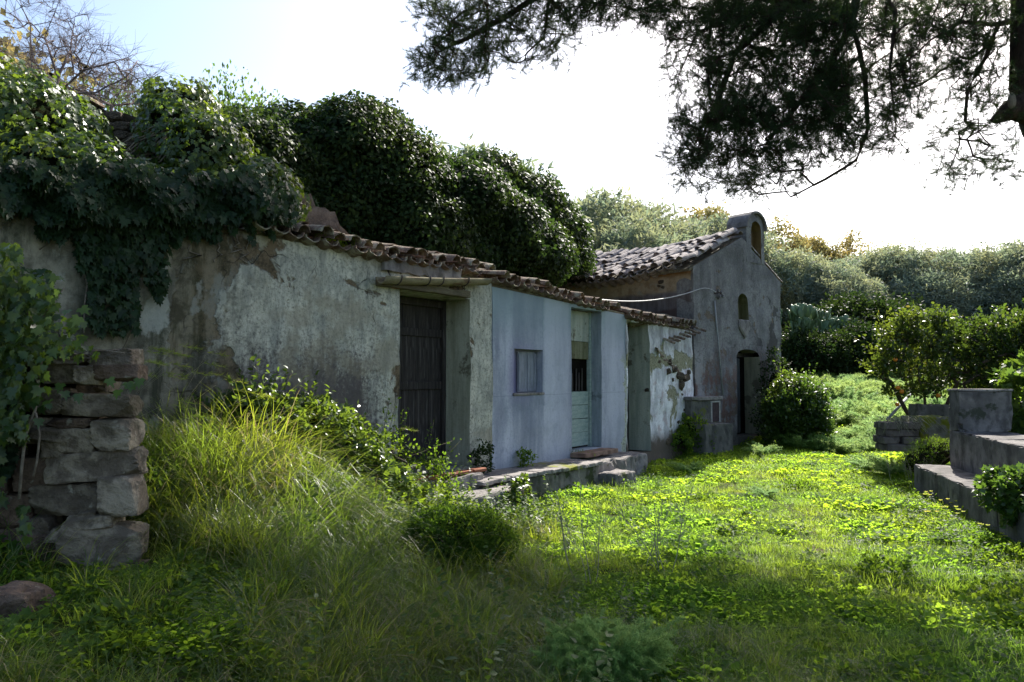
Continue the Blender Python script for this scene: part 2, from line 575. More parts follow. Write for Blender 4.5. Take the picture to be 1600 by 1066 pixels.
def m_plaster_white():
    s = NT('peeling_whitewash')
    x, y, z = s.sep()
    big = s.noise(1.4, None, 6, .6, .3)
    med = s.noise(3.6, None, 7, .68)
    fine = s.noise(24, None, 6, .75)
    streak = s.noise(2.6, s.mapping((1.3, 1.3, .6)), 7, .68)
    c = s.mix(s.ramp(streak, .36, .60), (.48, .485, .51), (.84, .84, .86))
    c = s.mix(s.ramp(fine, .50, .68, 0, .5), c, (.30, .29, .29))
    c = s.mix(s.ramp(med, .52, .62, 0, .7), c, (.42, .33, .33))
    c = s.mix(s.ramp(z, 1.85, 2.25, 0, .6), c, s.mix(s.ramp(streak, .4, .6), (.16, .165, .16), (.46, .47, .47)))
    peel = s.ramp(s.math('ADD', big, s.math('MULTIPLY', s.band(z, 1.75, 2.1, .12), .16)), .58, .62)
    c = s.mix(peel, c, s.mix(s.ramp(fine, .35, .6), (.15, .14, .08), (.33, .32, .22)))
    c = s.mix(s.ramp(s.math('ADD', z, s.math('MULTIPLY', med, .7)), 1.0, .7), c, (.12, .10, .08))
    h = s.math('ADD', s.math('MULTIPLY', med, .9), s.math('MULTIPLY', fine, .3))
    h = s.math('SUBTRACT', h, s.math('MULTIPLY', peel, .8))
    return s.finish(c, .92, h, .02, .15)


def m_plaster_jamb(name, a, b, d):
    s = NT(name)
    streak = s.noise(4.0, s.mapping((2.2, 2.2, .3)), 6, .66)
    fine = s.noise(26, None, 6, .75)
    c = s.mix(s.ramp(streak, .35, .65), a, b)
    c = s.mix(s.ramp(fine, .5, .7, 0, .4), c, d)
    c = s.mix(s.ramp(s.noise(2.5, None, 6, .65), .56, .64), c, d)
    return s.finish(c, .92, s.math('ADD', streak, fine), .01, .15)


def m_chapel_front():
    s = NT('grey_chapel_plaster')
    x, y, z = s.sep()
    big = s.noise(1.1, None, 6, .6, .3)
    med = s.noise(3.4, None, 7, .68)
    fine = s.noise(22, None, 6, .78)
    streak = s.noise(3.2, s.mapping((2.4, 2.4, .22)), 7, .68)
    c = s.mix(s.ramp(s.noise(1.5, s.mapping((1.3, 1.3, .7)), 7, .66), .36, .64), (.15, .145, .148), (.28, .272, .27))
    c = s.mix(s.ramp(streak, .50, .72, 0, .35), c, (.11, .105, .115))
    c = s.mix(s.ramp(fine, .44, .66, 0, .65), c, (.085, .078, .088))
    c = s.mix(s.ramp(fine, .60, .70, 0, .5), c, (.36, .35, .36))
    lowm = s.ramp(z, 2.6, 1.4)
    red = s.math('MULTIPLY', lowm, s.ramp(s.math('ADD', med, s.math('MULTIPLY', streak, .4)), .66, .76))
    c = s.mix(s.math('MULTIPLY', red, .75), c, (.16, .085, .065))
    pale = s.math('MULTIPLY', s.ramp(z, 2.5, 1.9), s.ramp(s.math('ADD', big, s.math('MULTIPLY', s.band(x, .0, .30, .1), .2)), .58, .66))
    c = s.mix(s.math('MULTIPLY', pale, .6), c, (.40, .38, .38))
    dk = s.math('MULTIPLY', s.ramp(x, 2.2, 2.7), s.ramp(s.math('ADD', big, s.math('MULTIPLY', lowm, .18)), .54, .58))
    c = s.mix(s.math('MULTIPLY', dk, .85), c, (.065, .06, .06))
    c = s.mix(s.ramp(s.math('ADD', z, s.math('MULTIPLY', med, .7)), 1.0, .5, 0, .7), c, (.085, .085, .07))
    vor = s.n('ShaderNodeTexVoronoi', feature='DISTANCE_TO_EDGE'); vor.inputs['Scale'].default_value = .8
    wv = s.n('ShaderNodeVectorMath', operation='ADD')
    nz = s.n('ShaderNodeTexNoise'); nz.inputs['Scale'].default_value = 2.5
    s.l(s.tc.outputs['Object'], nz.inputs['Vector'])
    s.l(s.tc.outputs['Object'], wv.inputs[0]); s.l(nz.outputs['Color'], wv.inputs[1])
    s.l(wv.outputs[0], vor.inputs['Vector'])
    crack = s.math('MULTIPLY', s.ramp(vor.outputs['Distance'], .004, .014, 1, 0), s.ramp(big, .44, .52))
    c = s.mix(s.math('MULTIPLY', crack, .35), c, (.035, .03, .03))
    lost = s.ramp(s.math('ADD', s.noise(2.1, s.mapping((1, 1, 1), (4, 9, 2)), 6, .6), s.math('MULTIPLY', s.ramp(z, 2.2, 1.2), .06)), .61, .63)
    c = s.mix(s.math('MULTIPLY', lost, .85), c, s.mix(s.ramp(fine, .35, .6), (.10, .075, .055), (.20, .155, .12)))
    h = s.math('ADD', s.math('MULTIPLY', med, .8), s.math('MULTIPLY', fine, .45))
    h = s.math('SUBTRACT', h, s.math('MULTIPLY', lost, .5))
    h = s.math('SUBTRACT', h, s.math('MULTIPLY', dk, .5))
    return s.finish(c, .94, h, .02, .12)


def m_chapel_side():
    s = NT('ochre_chapel_plaster')
    x, y, z = s.sep()
    big = s.noise(1.3, None, 6, .62, .3)
    med = s.noise(4.2, None, 7, .68)
    fine = s.noise(22, None, 6, .78)
    c = s.mix(s.ramp(med, .35, .65), (.26, .185, .115), (.40, .315, .215))
    c = s.mix(s.ramp(big, .52, .60), c, (.30, .26, .20))
    zz = s.math('ADD', z, s.math('MULTIPLY', big, .30))
    c = s.mix(s.ramp(zz, 3.98, 4.10), c, (.24, .125, .05))
    lowc = s.mix(s.ramp(s.noise(2.8, s.mapping((2, 2, .4)), 6, .66), .35, .65), (.105, .085, .085), (.19, .165, .165))
    c = s.mix(s.ramp(zz, 3.72, 3.62), c, lowc)
    c = s.mix(s.ramp(zz, 3.30, 3.22, 0, .75), c, (.085, .05, .045))
    c = s.mix(s.ramp(fine, .55, .7, 0, .4), c, (.09, .07, .05))
    h = s.math('ADD', s.math('MULTIPLY', med, .8), s.math('MULTIPLY', fine, .45))
    return s.finish(c, .94, h, .02, .12)


def m_tile(name, a, b, lich, lf=.56):
    s = NT(name)
    oi = s.n('ShaderNodeObjectInfo')
    mp = s.n('ShaderNodeVectorMath', operation='ADD')
    s.l(s.tc.outputs['Object'], mp.inputs[0]); s.l(oi.outputs['Location'], mp.inputs[1])
    v = mp.outputs[0]
    n1 = s.noise(7, v, 6, .65); n2 = s.noise(40, v, 5, .7)
    c = s.mix(s.ramp(n1, .35, .65), a, b)
    c = s.mix(s.math('MULTIPLY', oi.outputs['Random'], .5), c, tuple(x * .5 for x in a))
    c = s.mix(s.ramp(n1, lf, lf + .08, 0, .75), c, lich)
    c = s.mix(s.ramp(n2, .5, .7, 0, .5), c, tuple(x * .4 for x in a))
    return s.finish(c, .9, s.math('ADD', n1, n2), .008, .25)


M_TILE = m_tile('old_roof_tile', (.15, .10, .075), (.27, .20, .15), (.33, .30, .22), .50)
M_TILEG = m_tile('grey_roof_tile', (.24, .20, .19), (.46, .41, .39), (.52, .49, .45), .58)
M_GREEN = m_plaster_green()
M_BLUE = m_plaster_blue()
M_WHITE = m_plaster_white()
M_JG = m_plaster_jamb('green_jamb', (.28, .28, .20), (.44, .43, .33), (.13, .12, .08))
M_JB = m_plaster_jamb('blue_jamb', (.20, .235, .27), (.31, .345, .38), (.13, .15, .17))
M_JW = m_plaster_jamb('sage_jamb', (.28, .31, .26), (.42, .43, .36), (.15, .14, .10))
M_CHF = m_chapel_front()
M_CHS = m_chapel_side()
M_CHJ = m_plaster_jamb('chapel_jamb', (.20, .20, .15), (.30, .29, .22), (.13, .12, .09))
M_NICHE = m_plaster_jamb('niche_plaster', (.12, .12, .06), (.22, .21, .13), (.09, .08, .04))
M_BELLBACK = m_plaster_jamb('bell_niche', (.20, .14, .07), (.30, .21, .11), (.10, .07, .04))
M_DARKWOOD = simple_mat('dark_wood', (.028, .024, .022), (.060, .050, .045), 6, .85, .008, .2, (6, 6, .5), (.08, .07, .065))
M_GREYWOOD = simple_mat('grey_wood', (.05, .055, .06), (.11, .115, .12), 6, .85, .008, .2, (6, 6, .5))
M_GREYWOOD2 = simple_mat('plum_grey_paint', (.21, .22, .26), (.33, .34, .39), 6, .85, .006, .2, (4, 4, .5))
M_GREENWOOD = simple_mat('mint_painted_wood', (.27, .35, .32), (.40, .47, .43), 5, .7, .005, .25, (1, 1, 4))
M_LINTEL = simple_mat('lintel_wood', (.10, .08, .05), (.17, .14, .09), 5, .85, .01, .2, (.5, 4, 4), (.20, .19, .12))
M_BLACK = simple_mat('unlit_backing', (.008, .007, .006), (.014, .012, .010), 5, 1, .0, .0)  # near-black panel closing the openings, stands in for the unlit interior
M_PIPE = simple_mat('grey_pipe', (.26, .27, .29), (.36, .37, .39), 12, .55, .002, .4)
M_CABLE = simple_mat('cable_rubber', (.28, .28, .29), (.40, .40, .40), 12, .5, .001, .4)
M_PORCELAIN = simple_mat('old_insulator', (.10, .10, .11), (.26, .25, .25), 14, .5, .003, .4)
M_RUST = simple_mat('dark_rusty_iron', (.045, .03, .035), (.08, .05, .055), 9, .8, .004, .3)
M_WHITEFRAME = simple_mat('worn_white_paint', (.38, .36, .34), (.52, .5, .48), 14, .8, .003, .3)
M_BRICK = simple_mat('brick_red', (.20, .075, .045), (.30, .13, .08), 10, .9, .006, .1)
M_TERRA = simple_mat('terracotta_gutter', (.22, .18, .105), (.32, .27, .165), 5, .85, .006, .2, (1, 3, 3), (.15, .10, .06))
M_ORANGE = simple_mat('orange_peel', (.70, .22, .02), (.80, .30, .03), 30, .4, .002, .4)
M_DARKPOT = simple_mat('dark_rubber', (.02, .018, .02), (.045, .04, .042), 12, .8, .004, .3)


def m_ground():
    s = NT('soil_and_moss')
    n1 = s.noise(.9, None, 6, .6, .3); n2 = s.noise(7, None, 6, .7); n3 = s.noise(40, None, 4, .7)
    c = s.mix(s.ramp(n2, .35, .65), (.045, .055, .016), (.075, .105, .022))
    c = s.mix(s.ramp(n1, .54, .62, 0, .8), c, s.mix(n3, (.11, .085, .055), (.20, .165, .115)))
    c = s.mix(s.ramp(n3, .5, .75, 0, .5), c, (.03, .03, .012))
    return s.finish(c, .97, s.math('ADD', n2, n3), .03, .05)


M_GROUND = m_ground()

# ------------------------------------------------------------------ the ground: one sheet
def ground():
    def ax(lo, hi, near_lo, near_hi, step):
        a = list(np.arange(near_lo, near_hi + 1e-6, step))
        v = near_hi; s = step
        while v < hi:
            s *= 1.18; v += s; a.append(v)
        v = near_lo; s = step; b = []
        while v > lo:
            s *= 1.18; v -= s; b.append(v)
        return np.array(b[::-1] + a)
    X = ax(-700, 700, -6, 10, .16); Y = ax(-60, 900, 0, 26, .16)
    gx, gy = np.meshgrid(X, Y)
    gz = hgt(gx, gy)
    V = np.stack([gx.ravel(), gy.ravel(), gz.ravel()], 1)
    nx, ny = len(X), len(Y)
    i = np.arange(nx - 1)[None, :] + nx * np.arange(ny - 1)[:, None]
    Fc = np.stack([i, i + 1, i + nx + 1, i + nx], -1).reshape(-1, 4)
    me = mesh('ground', V, Fc.tolist(), smooth=True)
    o = obj('ground', me, M_GROUND)
    tag(o, 'uneven green ground with worn soil patches', kind='structure')


ground()

# ------------------------------------------------------------------ leaf clouds
def tmpl(kind):
    if kind == 'diamond':
        return np.array([[0, 0, 0], [-.32, .45, .06], [0, 1, 0], [.32, .45, .06]]), [(0, 2, 1), (0, 3, 2)]
    if kind == 'narrow':
        return np.array([[0, 0, 0], [-.12, .5, .02], [0, 1, 0], [.12, .5, .02]]), [(0, 2, 1), (0, 3, 2)]
    if kind == 'oval':
        return (np.array([[0, 0, 0], [-.24, .25, .05], [-.26, .6, .05], [0, 1, -.06], [.26, .6, .05], [.24, .25, .05], [0, .5, 0]]),
                [(0, 6, 1), (1, 6, 2), (2, 6, 3), (3, 6, 4), (4, 6, 5), (5, 6, 0)])
    if kind == 'ivy':
        v = [[0, 0, 0], [-.22, -.12, .03], [-.55, .12, .03], [-.32, .32, .05], [-.42, .66, .02], [-.16, .58, .04], [0, 1.05, -.08],
             [.16, .58, .04], [.42, .66, .02], [.32, .32, .05], [.55, .12, .03], [.22, -.12, .03], [0, .35, 0]]
        f = [(12, i + 1, i) for i in range(0, 11)] + [(12, 0, 11)]
        return np.array(v), f
    if kind == 'round':
        v = [[0, 0, 0]] + [[.5 * math.sin(a), .5 - .5 * math.cos(a), .05 * math.cos(2 * a)] for a in np.linspace(.7, 2 * PI - .7, 6)]
        return np.array(v), [(0, i, i + 1) for i in range(1, 6)]
    if kind == 'needle':
        return np.array([[-.5, 0, 0], [.5, 0, 0], [0, 1, 0]]), [(0, 1, 2)]


def leaf_mesh(name, pos, axis, nrm, size, kind, width=None, rnd=None, mi=None):
    pos = np.asarray(pos, float); N = len(pos)
    ax = np.asarray(axis, float); ax = ax / (np.linalg.norm(ax, axis=1, keepdims=True) + 1e-9)
    side = np.cross(ax, nrm); side /= (np.linalg.norm(side, axis=1, keepdims=True) + 1e-9)
    up = np.cross(side, ax)
    T, Fc = tmpl(kind)
    size = np.broadcast_to(np.asarray(size, float), (N,))[:, None, None]
    w = size if width is None else np.broadcast_to(np.asarray(width, float), (N,))[:, None, None]
    V = (pos[:, None, :] + side[:, None, :] * T[None, :, 0:1] * w + ax[:, None, :] * T[None, :, 1:2] * size
         + up[:, None, :] * T[None, :, 2:3] * size)
    k = len(T)
    f = np.array(Fc)
    FF = (f[None] + (np.arange(N) * k)[:, None, None]).reshape(-1, 3)
    me = bpy.data.meshes.new(name)
    me.vertices.add(N * k)
    me.vertices.foreach_set('co', V.reshape(-1).astype(np.float32))
    nf = len(FF)
    me.loops.add(nf * 3)
    me.loops.foreach_set('vertex_index', FF.reshape(-1).astype(np.int32))
    me.polygons.add(nf)
    me.polygons.foreach_set('loop_start', (np.arange(nf) * 3).astype(np.int32))
    if mi is not None:
        me.polygons.foreach_set('material_index', np.repeat(mi, len(f)).astype(np.int32))
    me.update(calc_edges=True)
    a = me.attributes.new('rnd', 'FLOAT', 'POINT')
    r = RNG.random(N) if rnd is None else rnd
    a.data.foreach_set('value', np.repeat(r, k).astype(np.float32))
    return me


def unit(v):
    return v / (np.linalg.norm(v, axis=-1, keepdims=True) + 1e-9)


def rdir(n):
    return unit(RNG.normal(size=(n, 3)))


def ellipsoid_surface(ells, n, jitter=.08, inside=.88, lower=-1.0):
    """points and normals on the outside of a union of ellipsoids (cx,cy,cz,rx,ry,rz)"""
    E = np.array(ells, float)
    area = (E[:, 3] * E[:, 4] + E[:, 3] * E[:, 5] + E[:, 4] * E[:, 5])
    out_p = []; out_n = []
    tot = 0
    while tot < n:
        k = RNG.choice(len(E), size=n, p=area / area.sum())
        d = rdir(n)
        d = d[d[:, 2] > lower]; k = k[:len(d)]
        p = E[k, :3] + d * E[k, 3:] * (1 + RNG.normal(0, jitter, (len(d), 1)))
        ok = np.ones(len(d), bool)
        for e in E:
            q = np.linalg.norm((p - e[:3]) / e[3:], axis=1)
            ok &= q > inside
        nn = unit(d / E[k, 3:])
        out_p.append(p[ok]); out_n.append(nn[ok]); tot += ok.sum()
        if ok.sum() == 0: break
    return np.concatenate(out_p)[:n], np.concatenate(out_n)[:n]


def core_mesh(name, ells, f=.86, sub=3, amp=.10):  # solid dark body inside leaves, stands in for their inner shade
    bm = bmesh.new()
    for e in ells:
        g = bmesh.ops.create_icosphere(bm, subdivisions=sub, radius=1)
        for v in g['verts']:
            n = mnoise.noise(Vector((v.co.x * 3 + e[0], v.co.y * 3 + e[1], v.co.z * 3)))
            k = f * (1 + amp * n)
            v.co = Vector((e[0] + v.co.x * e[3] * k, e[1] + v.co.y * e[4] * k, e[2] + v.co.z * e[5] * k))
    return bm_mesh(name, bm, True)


def clumped_shell(ells, nclump, per, rc, jitter=.06, inside=.9, lower=-1.0, bias=.5):
    """leaf positions in little clumps on a shell: gives light tops and dark hollows"""
    cpnt, cn = ellipsoid_surface(ells, nclump, jitter, inside, lower)
    m = len(cpnt)
    d = rdir(m * per).reshape(m, per, 3)
    d = unit(d + cn[:, None, :] * bias)
    r = rc * (RNG.random((m, 1, 1)) * .6 + .7) * RNG.random((m, per, 1)) ** .4
    p = cpnt[:, None, :] + d * r
    nr = unit(d + cn[:, None, :] * .8)
    return p.reshape(-1, 3), nr.reshape(-1, 3)


def hang_axes(nr, droop=.9, spread=.6):
    """leaf tips hanging down the surface"""
    n = len(nr)
    down = np.array([0, 0, -1.0])
    a = down[None] * droop + nr * .35 + rdir(n) * spread
    a = a - nr * (a * nr).sum(1, keepdims=True) * .6
    return unit(a), unit(nr + rdir(n) * .45)


def pxell(px, py, Y, rpx, rpy=None, ry=None):
    """ellipsoid given by its place and size in the photograph and its distance"""
    c = P(px, py, Y); s = Y / F
    rpy = rpx if rpy is None else rpy
    return (c[0], c[1], c[2], rpx * s, (ry if ry is not None else rpx * s), rpy * s)


# ------------------------------------------------------------------ growing branches towards points
def grow(roots, targets, wob=.08, seg=.25, sag=0.0, rtip=.004, pw=.5, rmax=.2, rk=1.0):
    """roots: polylines; every target is joined to the nearest branch. Returns tubes and end directions."""
    nodes = []; parent = []
    for pl in roots:
        pl = [np.asarray(p, float) for p in pl]
        prev = -1
        if nodes:
            dd = [np.linalg.norm(pl[0] - q) for q in nodes]
            j = int(np.argmin(dd))
            if dd[j] < 1e-3:
                prev = j; pl = pl[1:]
        for p in pl:
            if prev >= 0:
                a = nodes[prev]; L = np.linalg.norm(p - a); k = max(1, int(L / seg))
                for i in range(1, k):
                    nodes.append(a + (p - a) * i / k + RNG.normal(0, wob * .15, 3)); parent.append(prev); prev = len(nodes) - 1
            nodes.append(p); parent.append(prev); prev = len(nodes) - 1
    NA = np.zeros((len(nodes) + len(targets) * 60 + 10, 3))
    cnt = len(nodes)
    NA[:cnt] = nodes
    T = np.asarray(targets, float)
    dist = np.full(len(T), 1e9)
    for i in range(0, cnt, 50):
        dist = np.minimum(dist, np.linalg.norm(T[:, None] - NA[None, i:min(cnt, i + 50)], axis=2).min(1))
    order = np.argsort(dist)
    tips = []; chains = []
    for ti in order:
        t = T[ti]
        d2 = ((NA[:cnt] - t) ** 2).sum(1)
        j = int(np.argmin(d2))
        a = NA[j].copy(); L = math.sqrt(d2[j])
        k = max(2, min(50, int(L / seg) + 1))
        prev = j
        mid = RNG.normal(0, wob * L, 3)
        for i in range(1, k + 1):
            f = i / k
            p = a + (t - a) * f + mid * math.sin(PI * f)
            p[2] += sag * L * (math.sin(PI * f) - 0)
            NA[cnt] = p
            parent.append(prev); prev = cnt; cnt += 1
        tips.append(prev)
    w = np.zeros(cnt)
    for t in tips: w[t] += 1
    for i in range(cnt - 1, -1, -1):
        if parent[i] >= 0: w[parent[i]] += w[i]
    rad = np.clip(rtip * np.maximum(w, 1) ** pw * rk, 0, rmax)
    # chains: every node belongs to the chain of its heaviest child
    kids = [[] for _ in range(cnt)]
    for i in range(cnt):
        if parent[i] >= 0: kids[parent[i]].append(i)
    polys = []
    starts = [i for i in range(cnt) if parent[i] < 0]
    stack = [(s_, None) for s_ in starts]
    while stack:
        s_, par = stack.pop()
        pts = []; rr = []
        if par is not None:
            pts.append(NA[par].copy()); rr.append(rad[s_])
        i = s_
        while True:
            pts.append(NA[i].copy()); rr.append(rad[i])
            ks = kids[i]
            if not ks: break
            b = max(ks, key=lambda q: w[q])
            for q in ks:
                if q != b: stack.append((q, i))
            i = b
        if len(pts) > 1: polys.append((pts, rr))
    tp = NA[tips]
    td = unit(tp - NA[[parent[t] for t in tips]])
    return polys, tp, td


# ------------------------------------------------------------------ walls with real openings
def wall_mesh(name, t0, t1, zb, ztop, thick, openings=(), step=.12, amp=.012, seed=0, breaks=()):
    """front face at y=0 (uneven), body behind it. openings: dict(a,b,z0,z1,depth,arch,mat). Material 0 = wall, others = jambs."""
    V = []; Fc = []; MI = []

    def dz(x, z):
        return amp * float(fnoise(x * 1.7 + seed, z * 1.9, seed)) + amp * .35 * float(fnoise(x * 6 + seed, z * 5, seed + 3))

    def add(vs, mi=0):
        b = len(V); V.extend(vs); Fc.append(tuple(range(b, b + len(vs)))); MI.append(mi)

    xs = set(np.round(np.linspace(t0, t1, max(2, int((t1 - t0) / step) + 1)), 4))
    for b in breaks: xs.add(b)
    for o in openings:
        n = 9 if o.get('arch') else 2
        for x in np.linspace(o['a'], o['b'], n): xs.add(round(float(x), 4))
    xs = sorted(xs)
    clean = [xs[0]]
    keep = {round(o['a'], 4) for o in openings} | {round(o['b'], 4) for o in openings}
    for x in xs[1:]:
        if x - clean[-1] < .012:
            if x in keep: clean[-1] = x
            continue
        clean.append(x)
    xs = clean

    def otop(o, x):
        if not o.get('arch'): return o['z1']
        c = (o['a'] + o['b']) / 2; r = (o['b'] - o['a']) / 2
        k = max(0., 1 - ((x - c) / r) ** 2)
        return o['z1'] - o['arch'] + o['arch'] * math.sqrt(k)

    def strip(xa, xb, za, zb_, ya, yb_):
        n = max(1, int(max(zb_ - za, yb_ - ya) / step))
        for i in range(n):
            a0 = za + (zb_ - za) * i / n; a1 = za + (zb_ - za) * (i + 1) / n
            b0 = ya + (yb_ - ya) * i / n; b1 = ya + (yb_ - ya) * (i + 1) / n
            add([(xa, dz(xa, a0), a0), (xb, dz(xb, b0), b0), (xb, dz(xb, b1), b1), (xa, dz(xa, a1), a1)])
    for xa, xb in zip(xs[:-1], xs[1:]):
        xm = (xa + xb) / 2
        op = sorted([o for o in openings if o['a'] < xm < o['b']], key=lambda o: o['z0'])
        ca, cb = zb, zb
        for o in op:
            if o['z0'] > zb + .001: strip(xa, xb, ca, o['z0'], cb, o['z0'])
            ca, cb = otop(o, xa), otop(o, xb)
        strip(xa, xb, ca, ztop(xa), cb, ztop(xb))
        add([(xa, dz(xa, ztop(xa)), ztop(xa)), (xb, dz(xb, ztop(xb)), ztop(xb)), (xb, thick, ztop(xb)), (xa, thick, ztop(xa))])
        add([(xb, thick, zb), (xa, thick, zb), (xa, thick, ztop(xa)), (xb, thick, ztop(xb))])
    for x, s_ in ((t0, 1), (t1, -1)):
        n = max(1, int((ztop(x) - zb) / step))
        for i in range(n):
            a = zb + (ztop(x) - zb) * i / n; b = zb + (ztop(x) - zb) * (i + 1) / n
            q = [(x, thick, a), (x, dz(x, a), a), (x, dz(x, b), b), (x, thick, b)]
            add(q if s_ > 0 else q[::-1])
    for o in openings:
        mi = o.get('mat', 0); d = o['depth']; a, b = o['a'], o['b']
        za, zt = o['z0'], o['z1'] - (o.get('arch') or 0)
        for x, s_ in ((a, 1), (b, -1)):
            n = max(1, int((zt - za) / step))
            for i in range(n):
                z0_ = za + (zt - za) * i / n; z1_ = za + (zt - za) * (i + 1) / n
                q = [(x, d, z0_), (x, dz(x, z0_), z0_), (x, dz(x, z1_), z1_), (x, d, z1_)]
                add(q[::-1] if s_ > 0 else q, mi)
        ox = [x for x in xs if a - 1e-6 <= x <= b + 1e-6]
        for p_, q_ in zip(ox[:-1], ox[1:]):
            z0_, z1_ = otop(o, p_), otop(o, q_)
            add([(p_, dz(p_, z0_), z0_), (q_, dz(q_, z1_), z1_), (q_, d, z1_), (p_, d, z0_)], mi)
            add([(p_, dz(p_, za), za), (p_, d, za), (q_, d, za), (q_, dz(q_, za), za)], 0 if o.get('sillwall', True) else mi)
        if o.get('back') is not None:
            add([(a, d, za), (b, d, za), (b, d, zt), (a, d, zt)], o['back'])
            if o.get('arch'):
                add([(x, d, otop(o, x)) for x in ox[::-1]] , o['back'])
    me = mesh(name, V, Fc)
    me.polygons.foreach_set('material_index', MI)
    me.update()
    bm = bmesh.new(); bm.from_mesh(me)
    bmesh.ops.remove_doubles(bm, verts=bm.verts, dist=.0008)
    bm.to_mesh(me); bm.free()
    return me


def box_part(name, parent, x0, x1, y0, y1, z0, z1, m, bevel=.004, label=None, kind=None, jit=0.0, rot=None):
    bm = bmesh.new()
    cx, cy, cz = (x0 + x1) / 2, (y0 + y1) / 2, (z0 + z1) / 2
    box_bm(bm, x0 - cx, x1 - cx, y0 - cy, y1 - cy, z0 - cz, z1 - cz)
    if bevel: bmesh.ops.bevel(bm, geom=list(bm.edges), offset=bevel, segments=1, affect='EDGES')
    if jit:
        for v in bm.verts: v.co += Vector([random.uniform(-jit, jit) for _ in range(3)])
    return obj(name, bm_mesh(name, bm), m, parent, loc=(cx, cy, cz), label=label, kind=kind, rot=rot)


# ---- curved clay tiles
def tile_mesh(i, L=.44, r0=.098, r1=.078, th=.015, arc=PI * .92):
    rnd = random.Random(i * 31 + 5)
    V = []; Fc = []
    n = 8
    for row, (y, r) in enumerate(((0, r0), (L * .5, (r0 + r1) / 2), (L, r1))):
        for lay in (0, 1):
            rr = r - lay * th
            for k in range(n + 1):
                a = PI / 2 - arc / 2 + arc * k / n
                V.append((rr * math.cos(a) * (1 + rnd.uniform(-.03, .03)), y + (rnd.uniform(-.012, .012) if row == 0 else 0),
                          rr * math.sin(a) * .82 * (1 + rnd.uniform(-.03, .03))))
    m = n + 1
    for row in range(2):
        b0 = row * 2 * m; b1 = (row + 1) * 2 * m
        for k in range(n):
            Fc.append((b0 + k, b0 + k + 1, b1 + k + 1, b1 + k))
            Fc.append((b0 + m + k + 1, b0 + m + k, b1 + m + k, b1 + m + k + 1))
        Fc.append((b0, b1, b1 + m, b0 + m)); Fc.append((b0 + n, b0 + m + n, b1 + m + n, b1 + n))
    for k in range(n):
        Fc.append((k + 1, k, m + k, m + k + 1))
        b = 4 * m
        Fc.append((b + k, b + k + 1, b + m + k + 1, b + m + k))
    return mesh('tile', V, Fc, smooth=False)


TILES_R = []; TILES_G = []
for i in range(5):
    a = tile_mesh(i); a.materials.append(M_TILE); TILES_R.append(a)
    b = tile_mesh(i + 9); b.materials.append(M_TILEG); TILES_G.append(b)


def tile_roof(parent, t0, t1, zfun, pitch, rows, y0, meshes, pitchw=.205, rstep=.33, messy=1.0, pan_rows=None, xshift=lambda y: 0.0, skip=0.0, big=1.0):
    """rows of pan and cover tiles up a slope; x along the eave, y up the roof"""
    n = int((t1 - t0) / pitchw)
    tp = math.tan(pitch)
    rnd = random.Random(int(t0 * 100) + 3)
    wave = rnd.random() * 9
    for r in range(rows):
        y = y0 + r * rstep * math.cos(pitch)
        for c in range(n + 1):
            x = t0 + pitchw * (c + .5)
            if x > t1: continue
            sg = .02 * math.sin(x * 1.3 + wave) * messy
            z = zfun(x) + (y - y0) * tp + sg
            if (pan_rows is None or r < pan_rows) and x < t1 - .34:
                o = obj('tile', rnd.choice(meshes), None, parent,
                        loc=(x - pitchw / 2 + rnd.uniform(-.01, .01), y - .01 + rnd.uniform(-.03, .02) * messy, z + .075),
                        rot=(pitch + rnd.uniform(-.03, .03), PI + rnd.uniform(-.08, .08) * messy, rnd.uniform(-.05, .05) * messy), scale=(big, 1, big))
            if rnd.random() < skip and r > 0: continue
            o = obj('tile', rnd.choice(meshes), None, parent,
                    loc=(x + rnd.uniform(-.014, .014) * messy, y + rnd.uniform(-.05, .04) * messy, z + .060 + rnd.uniform(0, .022) * messy),
                    rot=(pitch + rnd.uniform(-.07, .03) * messy, rnd.uniform(-.12, .12) * messy, rnd.uniform(-.08, .08) * messy), scale=(big, 1, big * 1.12))


# ------------------------------------------------------------------ HUTS
ZG = [(HUT.t(px), HUT.hit(px, py)[1]) for px, py in ((-60, 300), (300, 350), (470, 379), (600, 408), (770, 443))]
ZB = [(HUT.t(px), HUT.hit(px, py)[1]) for px, py in ((770, 448), (975, 492))]
ZW = [(HUT.t(px), HUT.hit(px, py)[1]) for px, py in ((982, 499), (1098, 521))]


def lin(pts):
    xs = [p[0] for p in pts]; ys = [p[1] for p in pts]
    return lambda x: float(np.interp(x, xs, ys))


zg, zb_, zw = lin(ZG), lin(ZB), lin(ZW)
tG0, tG1 = HUT.t(-60), HUT.t(769)
tB0, tB1 = tG1, HUT.t(978)
tW0, tW1 = tB1, HUT.t(1083)


